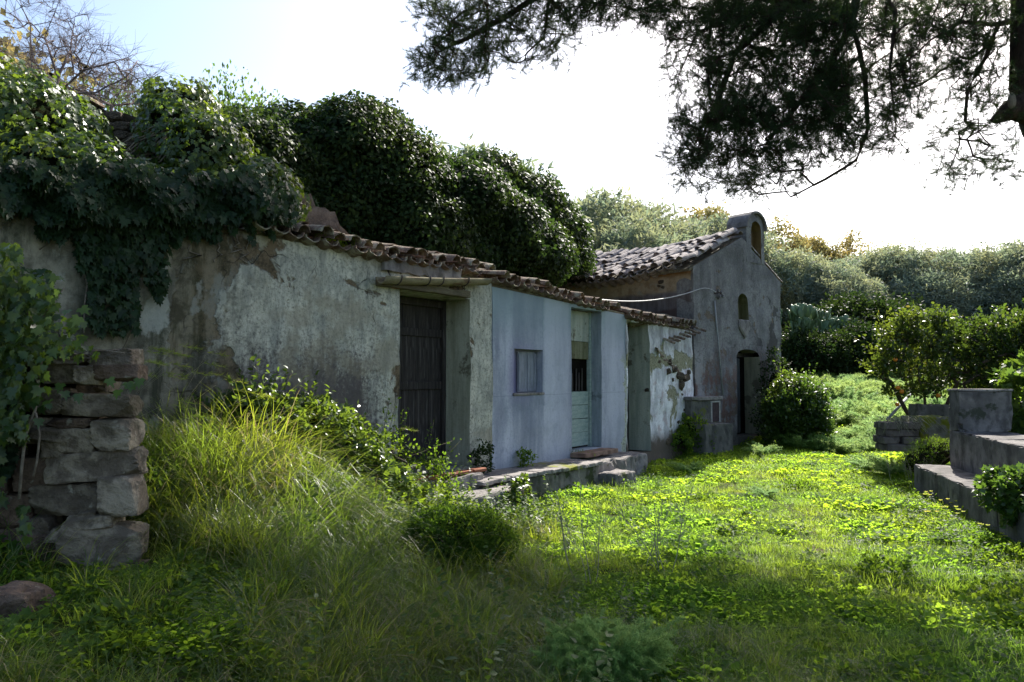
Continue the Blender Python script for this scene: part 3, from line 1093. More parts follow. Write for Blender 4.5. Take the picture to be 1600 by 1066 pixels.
def hut(name, label, t0, t1, m_list, ztop, openings, amp, seed, back=3.0):
    """an empty at the hut's front corner; everything in its frame x=along the wall, y=into the hut"""
    ox, oy, _ = HUT.pt(0, 0, 0)
    o = thing(name, label, 'house', (ox, oy, 0), HUT.ang)
    me = wall_mesh('front_wall', t0, t1, -.1, ztop, .55, openings, .12, amp, seed)
    obj('front_wall', me, m_list, o)
    # side and back walls and the dark inside
    bm = bmesh.new()
    box_bm(bm, t0 + .01, t0 + .25, .56, back, -.1, min(ztop(t0), ztop(t1)) - .05)
    box_bm(bm, t1 - .25, t1 - .01, .56, back, -.1, min(ztop(t0), ztop(t1)) - .05)
    box_bm(bm, t0 + .01, t1 - .01, back + .002, back + .3, -.1, min(ztop(t0), ztop(t1)) + .35)
    obj('rear_walls', bm_mesh('rear_walls', bm), M_RUBBLE, o)
    rb = bmesh.new()
    xs = np.linspace(t0, t1, 8); pit = math.tan(math.radians(13))
    vs = []
    for x in xs:
        vs.append([rb.verts.new((x, yy, ztop(x) + .015 + (yy + .08) * pit - dz_)) for yy, dz_ in ((.02, 0), (back + .2, 0), (back + .2, .05), (.02, .05))])
    for a, b in zip(vs[:-1], vs[1:]):
        for k in range(4): rb.faces.new((a[k], b[k], b[(k + 1) % 4], a[(k + 1) % 4]))
    rb.faces.new(vs[0][::-1]); rb.faces.new(vs[-1])
    obj('roof_deck', bm_mesh('roof_deck', rb), M_LINTEL, o)
    return o


# --- pale green hut
a1, zd0 = HUT.hit(622, 700); _, zdt = HUT.hit(622, 452); b1 = HUT.t(735)
zdoor0 = .48
g_open = [dict(a=a1, b=b1, z0=zdoor0, z1=zdt, depth=.54, mat=1, back=2)]
hutG = hut('green_hut', 'long derelict hut of pale green mouldy plaster with dark plank door and clay tile eave', tG0, tG1, [M_GREEN, M_JG, M_BLACK], zg, g_open, .022, 1)
# door leaf of dark planks
dr = obj('door', slab('door', (b1 - a1 - .06, .03, zdt - zdoor0 - .05), .002, 3, .003), M_DARKWOOD, hutG, loc=((a1 + b1) / 2, .50, zdoor0 + .02))
npl = 5
for i in range(npl):
    w = (b1 - a1 - .07) / npl
    x = -(b1 - a1 - .07) / 2 + w * (i + .5)
    bm = bmesh.new(); box_bm(bm, -w / 2 + .004, w / 2 - .004, -.014, .014, 0.15, zdt - zdoor0 - .10 - random.random() * .02)
    for v in bm.verts: v.co.x += random.uniform(-.003, .003)
    obj('plank', bm_mesh('plank', bm), M_DARKWOOD, dr, loc=(x, -.032, 0), rot=(0, random.uniform(-.004, .004), 0))
for zz in (.18, .95, 1.62):
    box_part('rail', dr, -(b1 - a1) / 2 + .05, (b1 - a1) / 2 - .05, -.075, -.047, zz, zz + .10, M_DARKWOOD, .004)
box_part('door_frame', hutG, a1 + .003, a1 + .07, .40, .48, zdoor0, zdt - .01, M_DARKWOOD)
box_part('door_frame', hutG, b1 - .07, b1 - .003, .40, .48, zdoor0, zdt - .01, M_DARKWOOD)
box_part('door_frame', hutG, a1 + .071, b1 - .071, .40, .48, zdt - .10, zdt - .012, M_DARKWOOD)
# lintel beam, board and clay gutter above it
tA, zA = HUT.hit(592, 432, .1); tB, zB_ = HUT.hit(758, 436, .1)
lint = slab('lintel', (tB - tA - .35, .2, .09), .006, 6, .01)
obj('lintel', lint, M_LINTEL, hutG, loc=((tA + tB) / 2 - .12, .005, zdt + .002), rot=(0, .0, 0))
board = slab('eave_board', (tB - tA - .55, .05, .17), .004, 6, .006)
obj('eave_board', board, M_CONC, hutG, loc=((tA + tB) / 2 - .15, -.035, zdt + .18))
gut_pts = [(tA + (tB - tA) * k, -.13, zA + .0 + (zB_ - zA) * k - .01 * math.sin(PI * k)) for k in np.linspace(0, 1, 9)]
V = []; Fc = []
for i, p in enumerate(gut_pts):
    for lay, r in ((0, .085), (1, .070)):
        for k in range(9):
            a = PI + PI * k / 8
            V.append((p[0], p[1] + r * math.cos(a), p[2] + r * math.sin(a)))
for i in range(len(gut_pts) - 1):
    b0 = i * 18; b2 = (i + 1) * 18
    for k in range(8):
        Fc.append((b0 + k, b0 + k + 1, b2 + k + 1, b2 + k)); Fc.append((b0 + 9 + k + 1, b0 + 9 + k, b2 + 9 + k, b2 + 9 + k + 1))
    Fc.append((b0, b2, b2 + 9, b0 + 9)); Fc.append((b0 + 8, b0 + 17, b2 + 17, b2 + 8))
for b0 in (0, (len(gut_pts) - 1) * 18):
    for k in range(8): Fc.append((b0 + k, b0 + 9 + k, b0 + 10 + k, b0 + k + 1))
gut = obj('gutter', mesh('gutter', V, Fc, True), M_TERRA, hutG)
for f_ in (.24, .42, .6, .8):
    p = gut_pts[int(f_ * 8)]
    pts = [(p[0], p[1] + .09 * math.cos(a), p[2] + .09 * math.sin(a)) for a in np.linspace(PI * .95, PI * 2.05, 10)]
    pts.append((p[0], p[1] + .13, p[2] + .08))
    obj('gutter_hook', tube('gutter_hook', [(pts, .007)], 5), M_RUST, gut)
bt, bz = HUT.hit(618, 447, .03)
box_part('brick', hutG, bt - .06, bt + .06, -.06, .04, bz - .025, bz + .03, M_BRICK, .01, jit=.004)
tile_roof(hutG, HUT.t(395), tG1 + .02, lambda x: zg(x) + .035 - .0, math.radians(13), 6, -.10, TILES_R, messy=1.5, skip=.06)

# --- blue hut
wa, wz0 = HUT.hit(803, 615); wb = HUT.t(848); wz1 = HUT.hit(825, 546)[1]
da, db = HUT.t(893), HUT.t(940); dz0 = HUT.hit(905, 707)[1] + .03; dz1 = HUT.hit(893, 480)[1]
b_open = [dict(a=wa, b=wb, z0=wz0, z1=wz1, depth=.15, mat=0, back=0), dict(a=da, b=db, z0=dz0, z1=dz1, depth=.26, mat=1, back=2)]
hutB = hut('blue_hut', 'middle hut with streaked blue grey plaster, blind window niche and mint green stable door', tB0 + .004, tB1, [M_BLUE, M_JB, M_BLACK], zb_, b_open, .012, 4)
sh0 = HUT.hit(818, 612)[1]; sh1 = HUT.hit(818, 550)[1]
win = box_part('window', hutB, wa + .26, wb - .02, .112, .136, wz0 + .015, wz1 - .03, M_GREYWOOD2, .003, label='closed plum grey window panel in the niche')
for xx in (wa + .27, (wa + wb) / 2 + .12, wb - .07):
    box_part('batten', win, xx - (wa + wb + .24) / 2, xx - (wa + wb + .24) / 2 + .045, -.026, -.013, -(wz1 - wz0) / 2 + .04, (wz1 - wz0) / 2 - .05, M_GREYWOOD2, .003)
box_part('sill', hutB, wa - .03, wb + .03, -.02, .13, wz0 - .03, wz0 + .004, M_CONC, .008, jit=.003)
# mint door: boards below, hole with broken slats, plastered panel above
zz = dz0
dw0, dw1 = da + .01, db - .01
box_part('door_frame', hutB, db - .06, db - .005, .19, .255, dz0, dz1 - .005, M_GREENWOOD)
box_part('door_frame', hutB, da + .005, da + .04, .19, .255, dz0, dz1 - .005, M_GREENWOOD)
hz0 = HUT.hit(905, 612)[1]; hz1 = HUT.hit(905, 560)[1]; hz2 = HUT.hit(905, 532)[1]
md = box_part('door', hutB, da + .05, db - .07, .235, .25, dz0 + .01, hz0, M_DARKWOOD, .002, label='mint green lower half of the stable door')
nb = 4
for i in range(nb):
    h0 = dz0 + .03 + (hz0 - dz0 - .03) * i / nb; h1 = dz0 + .03 + (hz0 - dz0 - .03) * (i + 1) / nb
    bm = bmesh.new(); box_bm(bm, -(dw1 - dw0) / 2 + .05, (dw1 - dw0) / 2 - .07, -.012, .012, 0.006, h1 - h0 - .006)
    for v in bm.verts: v.co.z += random.uniform(-.006, .006); v.co.y += random.uniform(-.003, .003)
    obj('board', bm_mesh('board', bm), M_GREENWOOD, md, loc=(0, -.022, h0 - (dz0 + .01 + hz0) / 2), rot=(0, 0, 0))
for i, dx in enumerate((.06, .15, .26, .34, .47, .56, .66)):
    top = hz0 + (.26 if i % 2 else .36) + random.uniform(-.04, .05)
    box_part('slat', hutB, da + .06 + dx, da + .10 + dx, .232, .246, hz0 + .004, min(top, hz1 + .02), M_DARKWOOD, .002, rot=(0, random.uniform(-.05, .05), 0))
box_part('upper_panel', hutB, da + .05, db - .07, .21, .235, hz1, hz2, M_NICHE, .006, jit=.004)
box_part('transom_panel', hutB, da + .05, db - .07, .20, .235, hz2 + .004, dz1 - .01, M_JW, .004, jit=.003)
tile_roof(hutB, tB0 + .05, HUT.t(968), lambda x: zb_(x) + .03, math.radians(12), 6, -.07, TILES_R, messy=1.5, skip=.08)

# --- white hut
wa2, wb2 = HUT.t(980), HUT.t(1015)
wdz0 = HUT.hit(1000, 708)[1]; wdz1 = HUT.hit(1000, 505)[1]
w_open = [dict(a=wa2 + .006, b=wb2, z0=wdz0, z1=min(wdz1, zw(wa2) - .04), depth=.50, mat=1, back=2)]
hutW = hut('white_hut', 'small end hut with peeling whitewash over rubble beside the chapel corner', tW0 + .004, tW1, [M_WHITE, M_JW, M_BLACK], zw, w_open, .03, 9, back=2.0)
wdr = box_part('door', hutW, wa2 + .03, wb2 - .03, .44, .48, wdz0 + .01, w_open[0]['z1'] - .03, M_DARKWOOD, .003)
for i in range(4):
    w = (wb2 - wa2 - .1) / 4
    bm = bmesh.new(); box_bm(bm, -w / 2 + .004, w / 2 - .004, -.012, .012, -(w_open[0]['z1'] - wdz0) / 2 + .04, (w_open[0]['z1'] - wdz0) / 2 - .05)
    obj('plank', bm_mesh('plank', bm), M_DARKWOOD, wdr, loc=(-(wb2 - wa2 - .1) / 2 + w * (i + .5), -.034, 0))
tile_roof(hutW, tW0 + .02, tW1 + .12, lambda x: zw(x) + .03, math.radians(13), 5, -.08, TILES_R, messy=1.6, skip=.1)


# exposed rubble stones in the broken corner, and the fallen little roof over it
def stone_mesh(i, sx, sy, sz, sub=3, rough=.10, box=.62):
    """an angular field stone: rounded box, flattened by random cuts"""
    rnd = random.Random(i)
    bm = bmesh.new()
    g = bmesh.ops.create_icosphere(bm, subdivisions=sub, radius=1)
    planes = [(Vector([rnd.gauss(0, 1) for _ in range(3)]).normalized(), rnd.uniform(1.08, 1.42)) for _ in range(8)]
    off = Vector((rnd.random() * 40, rnd.random() * 40, rnd.random() * 40))
    for v in bm.verts:
        c = v.co.copy()
        m = max(abs(c.x), abs(c.y), abs(c.z))
        c = c.lerp(c / m, box)
        for n, d in planes:
            k = c.dot(n)
            if k > d: c -= n * (k - d)
        c += mnoise.noise_vector(c * 1.3 + off) * rough * 1.5 + mnoise.noise_vector(c * 5.1 + off) * rough * .35 + mnoise.noise_vector(c * 13 + off) * rough * .22
        v.co = c
    lo = [min(v.co[k] for v in bm.verts) for k in range(3)]; hi = [max(v.co[k] for v in bm.verts) for k in range(3)]
    for v in bm.verts:
        v.co = Vector([((v.co[k] - lo[k]) / (hi[k] - lo[k]) - .5) * (sx, sy, sz)[k] for k in range(3)])
    return bm_mesh('stone', bm, False)


SM = [stone_mesh(100 + i, 1, 1, 1, 3, .09, .88) for i in range(6)]
for me_ in SM: me_.materials.append(M_RUBBLE)


def rub(parent, x, y, z, s, rnd=random):
    return obj('stone', rnd.choice(SM), None, parent, loc=(x, y, z), rot=(rnd.uniform(-.3, .3), rnd.uniform(-.3, .3), rnd.uniform(0, 6)), scale=(s * rnd.uniform(1, 1.5), s, s * rnd.uniform(.5, .8)))


for px, py, s_ in ((1030, 566, .13), (1038, 572, .16), (1047, 566, .14), (1043, 582, .2), (1054, 578, .18), (1060, 588, .22), (1052, 593, .17),
                   (1064, 602, .2), (1070, 592, .18), (1072, 607, .13), (1066, 616, .12), (1076, 582, .12), (1024, 560, .1), (1068, 640, .12), (1060, 660, .12), (1071, 655, .1), (1016, 610, .09), (1044, 690, .13)):
    t_, z_ = HUT.hit(px, py)
    rub(hutW, t_ + random.uniform(-.03, .03), .06, z_, s_ * random.uniform(.7, 1.5))
# diagonal line of broken tiles on the wall
for k in range(9):
    px = 1032 + k * 5.5; py = 556 + k * 5
    t_, z_ = HUT.hit(px, py, .05)
    obj('tile', TILES_R[k % 5], None, hutW, loc=(t_, -.02, z_), rot=(.4 + random.uniform(-.3, .3), random.uniform(-.5, .5), .9 + random.uniform(-.5, .5)), scale=(.8, .5, .8), label='broken tile jutting from the peeling wall')
for k in range(7):
    px = 1052 + k * 8; py = 540 - k * 3.2
    t_, z_ = HUT.hit(px, py, .18)
    obj('tile', TILES_R[(k + 2) % 5], None, hutW, loc=(t_, -.20, z_ + .02), rot=(.35 + random.uniform(-.1, .1), random.uniform(-.2, .2), random.uniform(-.1, .2)), scale=(.62, .62, .7), label='mossy tile of the small broken canopy')
p0 = HUT.hit(1050, 545, .1); p1 = HUT.hit(1099, 527, .1)
ca_len = p1[0] - p0[0]

# ------------------------------------------------------------------ CHAPEL
apx = 1.93
eaveL = CHF.hit(1085, 417)[1]
apz = CHF.pt(apx, 0, 0)
zap = CHF.hit(1158, 371)[1]
chW = CHF.t(1221)
eaveR = CHF.hit(1221, 441)[1]


def zch(t):
    if t < apx: return eaveL + (zap - eaveL) * t / apx
    return zap + (eaveR - zap) * (t - apx) / (chW - apx)


nia, nz0 = CHF.hit(1153, 499); nib = CHF.t(1171); nz1 = CHF.hit(1162, 459)[1]
cda, cz0 = CHF.hit(1153, 682); cdb = CHF.t(1187); cz1 = CHF.hit(1170, 546)[1]
chap = thing('chapel', 'small gabled stone chapel with grey plaster front, bell cote and clay tiled roof', 'chapel', (CHF.o[0], CHF.o[1], 0), CHF.ang)
c_open = [dict(a=cda, b=cdb, z0=max(cz0, .02), z1=cz1, depth=.42, arch=.17, mat=1, back=2),
          dict(a=nia, b=nib, z0=nz0, z1=nz1, depth=.25, arch=.22, mat=2, back=2)]
c_open[0]['back'] = 3
obj('front_wall', wall_mesh('front_wall', 0, chW, -.15, zch, .45, c_open, .12, .02, 12), [M_CHF, M_CHJ, M_NICHE, M_BLACK], chap)
# half open door leaf
w = cdb - cda
dl = obj('door', slab('door', (w * .62, .04, cz1 - max(cz0, .02) - .20), .002, 3, .003), M_GREYWOOD, chap, loc=(cda + w * .31 + .02, .36, max(cz0, .02) + .03), rot=(0, 0, 0), label='weathered grey plank door leaf')
for i in range(4):
    bw = w * .6 / 4
    bm = bmesh.new(); box_bm(bm, -bw / 2 + .004, bw / 2 - .004, -.012, .012, 0.02, cz1 - max(cz0, .02) - .24)
    obj('plank', bm_mesh('plank', bm), M_GREYWOOD, dl, loc=(-w * .3 + bw * (i + .5), -.034, 0))
# niche sill and heart shaped plaque
ht, hz = CHF.hit(1162, 512)
hv = []
for k in range(28):
    a = 2 * PI * k / 28
    hx = 16 * math.sin(a) ** 3; hy = 13 * math.cos(a) - 5 * math.cos(2 * a) - 2 * math.cos(3 * a) - math.cos(4 * a)
    hv.append((hx / 16 * .26, hy / 16 * .25))
bm = bmesh.new()
fr = [bm.verts.new((x * .82, -.05, z * .82)) for x, z in hv]; fm = [bm.verts.new((x, -.025, z)) for x, z in hv]; fb = [bm.verts.new((x, .03, z)) for x, z in hv]
bm.faces.new(fr)
for A, B in ((fr, fm), (fm, fb)):
    for k in range(28): bm.faces.new((A[k], A[(k + 1) % 28], B[(k + 1) % 28], B[k]))
obj('heart_plaque', bm_mesh('heart_plaque', bm), M_CONC, chap, loc=(ht, -.01, hz), label='pale heart shaped plaster emblem below the niche')
box_part('niche_sill', chap, nia - .03, nib + .03, -.035, .05, nz0 - .04, nz0 - .003, M_CONC, .01, jit=.003)
# quoin strip at the right edge, slightly proud
# bell cote: arched wall with blind arch
ba, bb = CHF.t(1169), CHF.t(1196.5)
bz0 = CHF.hit(1183, 408)[1]; bzt = CHF.hit(1181, 335)[1]
bc, br = (ba + bb) / 2, (bb - ba) / 2


def zbell(t):
    k = max(0, 1 - ((t - bc) / br) ** 2)
    return bzt - .36 + .36 * math.sqrt(k)


oa, ob = ba + .2, bb - .14
b_op = [dict(a=oa, b=ob, z0=bz0 - .05, z1=CHF.hit(1184, 347)[1], depth=.22, arch=.22, mat=1, back=1)]
bell = wall_mesh('bell_cote', ba, bb, min(bz0 - .06, zch(bb) - .01), zbell, .46, b_op, .08, .008, 3)
bell.transform(Matrix.Translation((0, -.006, 0)))
bc_o = obj('bell_cote', bell, [M_CHF, M_BELLBACK], chap)
pts = [(t_, 0, 0) for t_ in ()]
V = []; Fc = []
ths = np.linspace(0, PI, 13)
for i, a in enumerate(ths):
    tt = bc - br * 1.02 * math.cos(a); zz_ = bzt - .36 + .37 * math.sin(a)
    for yy, e in ((-.075, 0), (.50, 0), (.50, .055), (-.075, .055)):
        V.append((tt - e * math.cos(a), yy, zz_ + e * math.sin(a) - .005))
for i in range(12):
    for k in range(4):
        k2 = (k + 1) % 4
        Fc.append((i * 4 + k, (i + 1) * 4 + k, (i + 1) * 4 + k2, i * 4 + k2))
Fc += [(0, 1, 2, 3), (51, 50, 49, 48)]
obj('coping', mesh('coping', V, Fc), M_CONC, bc_o)
# side walls, rear wall (in the frame of the front: x along the front, y backwards)
CL = 5.5
# left side wall uses its own local frame so the plaster follows it
side = wall_mesh('side_wall', -CL, -.07, -.15, lambda t: eaveL - .02, .4, [], .15, .03, 17)
so = obj('side_wall', side, [M_CHS], chap, rot=(0, 0, CHS.ang - CHF.ang))
bm = bmesh.new()
box_bm(bm, chW - .4, chW - .01, .46, CL, -.15, eaveR - .03)
box_bm(bm, .41, chW - .41, CL - .4, CL - .01, -.15, eaveR - .03)
obj('rear_walls', bm_mesh('rear_walls', bm), M_RUBBLE, chap)
# hole in the side wall plaster with stones
for px, py, s_ in ((1033, 441, .13), (1030, 447, .1), (945, 446, .1), (1036, 449, .1)):
    t_, z_ = CHS.hit(px, py)
    q = CHS.pt(t_, 0, z_)
    lx = (np.array(q[:2]) - CHF.o) @ CHF.d; ly = -(np.array(q[:2]) - CHF.o) @ CHF.n
    rub(chap, lx + .02, ly, z_, s_)
# roof: two sloping decks
pitchC = math.atan2(zap - eaveL, apx)
bm = bmesh.new()
def deck(x0, z0, x1, z1):
    a = [bm.verts.new((x0, .02, z0)), bm.verts.new((x1, .02, z1)), bm.verts.new((x1, CL + .05, z1)), bm.verts.new((x0, CL + .05, z0))]
    b = [bm.verts.new(v.co - Vector((0, 0, .06))) for v in a]
    bm.faces.new(a); bm.faces.new(b[::-1])
    for k in range(4): bm.faces.new((a[k], b[k], b[(k + 1) % 4], a[(k + 1) % 4]))
deck(-.12, eaveL - .12 * math.tan(pitchC) + .01, apx, zap + .01)
pr = math.atan2(zap - eaveR, chW - apx)
deck(apx + .002, zap + .01, chW + .12, eaveR - .12 * math.tan(pr) + .01)
obj('roof_deck', bm_mesh('roof_deck', bm), M_LINTEL, chap)
# tiles on the left slope: frame rotated so that x runs along the eave
rf = bpy.data.objects.new('roof', None); COL.objects.link(rf); rf.parent = chap
rf.rotation_euler = (0, 0, CHS.ang - CHF.ang); rf.empty_display_size = .1
rrows = 7
rst = (apx / math.cos(pitchC) + .18 - .42) / (rrows - 1)
tile_roof(rf, -CL - .02, -.03, lambda x: eaveL + .02 - .13 * math.tan(pitchC) + .05 * math.sin(x * 1.1 + .5) * 1.0, pitchC, rrows, -.16, TILES_G, pitchw=.25, rstep=rst, messy=2.0, pan_rows=1, big=1.22)
# the other pans and the slope behind, joined
def joined_tiles(name, spots, meshes, parent, mats):
    V = []; Fc = []
    for loc, rot, me_ in spots:
        M_ = Matrix.Translation(loc) @ Euler(rot).to_matrix().to_4x4()
        b = len(V)
        V += [tuple(M_ @ v.co) for v in me_.vertices]
        Fc += [tuple(b + i for i in p.vertices) for p in me_.polygons]
    return obj(name, mesh(name, V, Fc), mats, parent, kind='stuff')
spots = []
n = int(CL / .25)
for r in range(1, rrows):
    for c in range(n + 1):
        x = -CL + .25 * c
        if x > -.3: continue
        y = -.16 + r * rst * math.cos(pitchC)
        spots.append(((x, y, eaveL + .06 - .13 * math.tan(pitchC) + (y + .16) * math.tan(pitchC) + .05 * math.sin(x * 1.1 + .5)), (pitchC, PI, random.uniform(-.03, .03)), random.choice(TILES_G)))
joined_tiles('pan_tiles', spots, TILES_G, rf, M_TILEG)
spots = []
for r in range(6):
    for c in range(n + 1):
        yy = .1 + .225 * c
        d = .29 * r * math.cos(pr)
        spots.append(((chW + .12 - d, yy, eaveR - .06 + d * math.tan(pr) + .06), (pr, 0, PI / 2), random.choice(TILES_G)))
joined_tiles('rear_slope_tiles', spots, TILES_G, chap, M_TILEG)
# ridge tiles
for k in range(15):
    s_ = .02 + k * .37
    obj('ridge_tile', random.choice(TILES_G), None, chap, loc=(apx + random.uniform(-.015, .015), s_, zap + .055 + random.uniform(-.01, .015) - .0008 * k * k), rot=(random.uniform(-.03, .03), random.uniform(-.08, .08), random.uniform(-.05, .05)), scale=(1.25, 1, 1.15))
# verge tiles and moss on the right verge of the gable
for k in range(7):
    t_ = bb + .02 + k * .16
    if t_ > chW + .05: break
    obj('verge_tile', TILES_R[k % 5], None, chap, loc=(t_, .04, zch(min(t_, chW)) - .01 - (max(0, t_ - chW)) * .6), rot=(0, -pr + PI * .0, PI / 2 * .0), scale=(.9, .8, .35))
# pipe and insulator bracket on the chapel front
pa, pza = CHF.hit(1117, 470, .05); pb, pzb = CHF.hit(1130, 618, .05)
obj('conduit', tube('conduit', [([(pa, -.04, pza), (pa + (pb - pa) * .3, -.04, pza + (pzb - pza) * .3), (pb, -.04, pzb)], .018)], 8), M_PIPE, chap, label='thin grey conduit running down the chapel front')
ia, iz = CHF.hit(1126, 461, .08)
iso = thing('insulator_bracket', 'old cluster of cable insulators on a bracket high on the chapel front', 'bracket', CHF.pt(ia, 0, iz), CHF.ang)
obj('bracket', tube('bracket', [([(-.16, -.02, .03), (0, -.09, .05), (.16, -.02, .0)], .012), ([(0, .0, -.1), (0, -.09, .05)], .01)], 6), M_RUST, iso)
for dx, dz_ in ((-.08, .06), (.04, .02), (.10, -.05), (-.02, -.07)):
    prof = [(0, .0), (.03, .0), (.038, .02), (.022, .03), (.036, .045), (.02, .07), (0, .075)]
    V = []; Fc = []
    for r_, z_ in prof:
        for k in range(8): V.append((r_ * math.cos(k * PI / 4), r_ * math.sin(k * PI / 4), z_))
    for i in range(len(prof) - 1):
        for k in range(8): Fc.append((i * 8 + k, i * 8 + (k + 1) % 8, (i + 1) * 8 + (k + 1) % 8, (i + 1) * 8 + k))
    obj('insulator', mesh('insulator', V, Fc, True), M_PORCELAIN, iso, loc=(dx, -.07, dz_))

# cable from the blue hut roof to the chapel
w0 = P(905, 463, 12.7); w1 = np.array(CHF.pt(CHF.t(1120, .1), .1, CHF.hit(1120, 457, .1)[1])); wm = np.array(CHF.pt(.02, .08, CHF.hit(1086, 453, .05)[1]))
cpts = []
for k in range(21):
    f_ = k / 20; p = w0 + (wm - w0) * f_; p[2] -= .16 * 4 * f_ * (1 - f_); cpts.append(p)
for k in range(1, 9):
    f_ = k / 8; p = wm + (w1 - wm) * f_; p[2] += .06 * math.sin(PI * f_); cpts.append(p)
cab = thing('cable', 'pale sagging cable strung from the huts roof to the chapel front', 'cable', tuple(w0))
obj('wire', tube('wire', [(cpts, .012)], 6), M_CABLE, cab, world=True)

# ------------------------------------------------------------------ water basin by the chapel
bt0, _ = CHF.hit(1103, 690, .75); bt1, _ = CHF.hit(1147, 690, .75)
bz_b = CHF.hit(1120, 702, .75)[1]; bz_m = CHF.hit(1120, 663, .75)[1]; bz_t = CHF.hit(1120, 620, .4)[1]
bas = thing('washing_trough', 'mossy concrete water trough with dark hatch standing against the chapel front', 'trough', CHF.pt((bt0 + bt1) / 2, .4, 0), CHF.ang)
bw = bt1 - bt0
obj('basin', slab('basin', (bw, .62, bz_m + .1), .012, 5, .02), M_BASIN, bas, loc=(0, -.02, -.1))
obj('upper_block', slab('upper_block', (bw * 1.0, .36, bz_t - bz_m - .07), .01, 5, .012), M_BASIN, bas, loc=(-.02, .16, bz_m + .004))
obj('cap', slab('cap', (bw * 1.12, .46, .075), .008, 5, .015), M_CONC, bas, loc=(-.02, .15, bz_t - .065))
fx = bw * .5 - .19
fy = -.035
hatch = box_part('hatch', bas, fx - .13, fx + .13, fy, fy + .02, bz_m + .03, bz_t - .12, M_RUST, .003, label='dark iron hatch in a worn white frame')
for (x0, x1, z0, z1) in ((fx - .165, fx - .132, bz_m + .012, bz_t - .085), (fx + .132, fx + .165, bz_m + .012, bz_t - .085), (fx - .131, fx + .131, bz_t - .118, bz_t - .085)):
    q = box_part('frame', bas, x0, x1, fy - .012, fy + .018, z0, z1, M_WHITEFRAME, .003)

# ------------------------------------------------------------------ ledge and steps in front of the huts
led = thing('stone_ledge', 'long low concrete ledge with worn sunlit edge at the foot of the blue hut', 'ledge', HUT.pt(0, 0, 0), HUT.ang)
lu = .62
l0, lz0 = HUT.hit(752, 753, lu); l1, lz1 = HUT.hit(942, 721, lu)
lm = (l1 - l0)
body = slab('body', (lm - .06, lu - .06, lz0 + .12), .03, 9, .02)
obj('body', body, m_concrete('ledge_wall', (.13, .12, .10), (.24, .22, .19), (.05, .06, .025), .52), led, loc=((l0 + l1) / 2, -lu / 2 + .01, -.20))
ang = -math.atan2(lz1 - lz0, lm)
npc = 5
for k in range(npc):
    a = l0 + lm * k / npc; b = l0 + lm * (k + 1) / npc
    z_ = lz0 + (lz1 - lz0) * (k + .5) / npc - .05
    m_ = M_MOSSY if k in (3,) else M_CONC
    obj('slab', slab('slab', (b - a - .012, lu + .03, .055), .008, 6, .012), m_, led, loc=((a + b) / 2, -(lu + .03) / 2 + .015, z_), rot=(random.uniform(-.01, .01), ang + random.uniform(-.01, .01), random.uniform(-.01, .02)))
s0 = HUT.t(942, .7); s1 = HUT.t(1008, .55)
stp = thing('doorstep_block', 'broken concrete steps at the far end of the ledge, before the white hut', 'steps', HUT.pt((s0 + s1) / 2, 0, 0), HUT.ang)
zt1 = HUT.hit(985, 712, .5)[1]
obj('upper_step', slab('upper_step', (s1 - s0, .56, zt1 + .15), .03, 7, .03), M_CONC, stp, loc=(.05, -.27, -.15))
obj('lower_step', slab('lower_step', (.62, .36, zt1 - .02), .02, 6, .03), M_CONC, stp, loc=(-(s1 - s0) / 2 + .35, -.72, -.12))
sill = thing('door_threshold', 'worn reddish threshold under the mint green door', 'threshold', HUT.pt((da + db) / 2, 0, 0), HUT.ang)
obj('stone', slab('stone', (db - da + .12, .34, .07), .006, 5, .012), m_concrete('reddish_sill', (.20, .12, .09), (.30, .2, .15)), sill, loc=(0, .10 - .2, dz0 - .085))
# steps of the green hut
d0, d1 = HUT.t(668, .4), HUT.t(742, .4)
zs = HUT.hit(710, 742, .35)[1]
gst = thing('green_hut_steps', 'overgrown brick topped steps below the dark plank door', 'steps', HUT.pt((d0 + d1) / 2, 0, 0), HUT.ang)
obj('upper_step', slab('upper_step', (d1 - d0 + .3, .5, zs + .1), .02, 6, .025), M_CONC, gst, loc=(-.1, -.25, -.1))
obj('lower_step', slab('lower_step', (1.0, .42, zs - .05), .03, 6, .03), M_CONC, gst, loc=(.15, -.68, -.12))
for k in range(5):
    box_part('brick', gst, -.75 + k * .27, -.50 + k * .27, -.47, -.35, zs + .004, zs + .045, M_BRICK, .008, jit=.004)
obj('threshold', slab('threshold', (b1 - a1 - .02, .5, .16), .006, 5, .012), M_CONC, gst, loc=((a1 + b1) / 2 - (d0 + d1) / 2, .27, zdoor0 - .158))

# ------------------------------------------------------------------ right hand stepped bench
BD = math.radians(14.5)
bo = P(1427, 725, 10.56)
bdir = np.array([math.sin(BD), math.cos(BD)])        # away from the camera
LZ = 1.6 - 135 * 10.56 / F * 1.0
LZ = float(P(1427, 725, 10.56)[2]); UZ = float(P(1478, 672, 10.5)[2]); PZ = float(P(1500, 610, 10.6)[2])
ben = thing('stepped_bench', 'long two tier concrete bench with a square end block beside the lawn', 'bench', (bo[0], bo[1], 0), -BD)
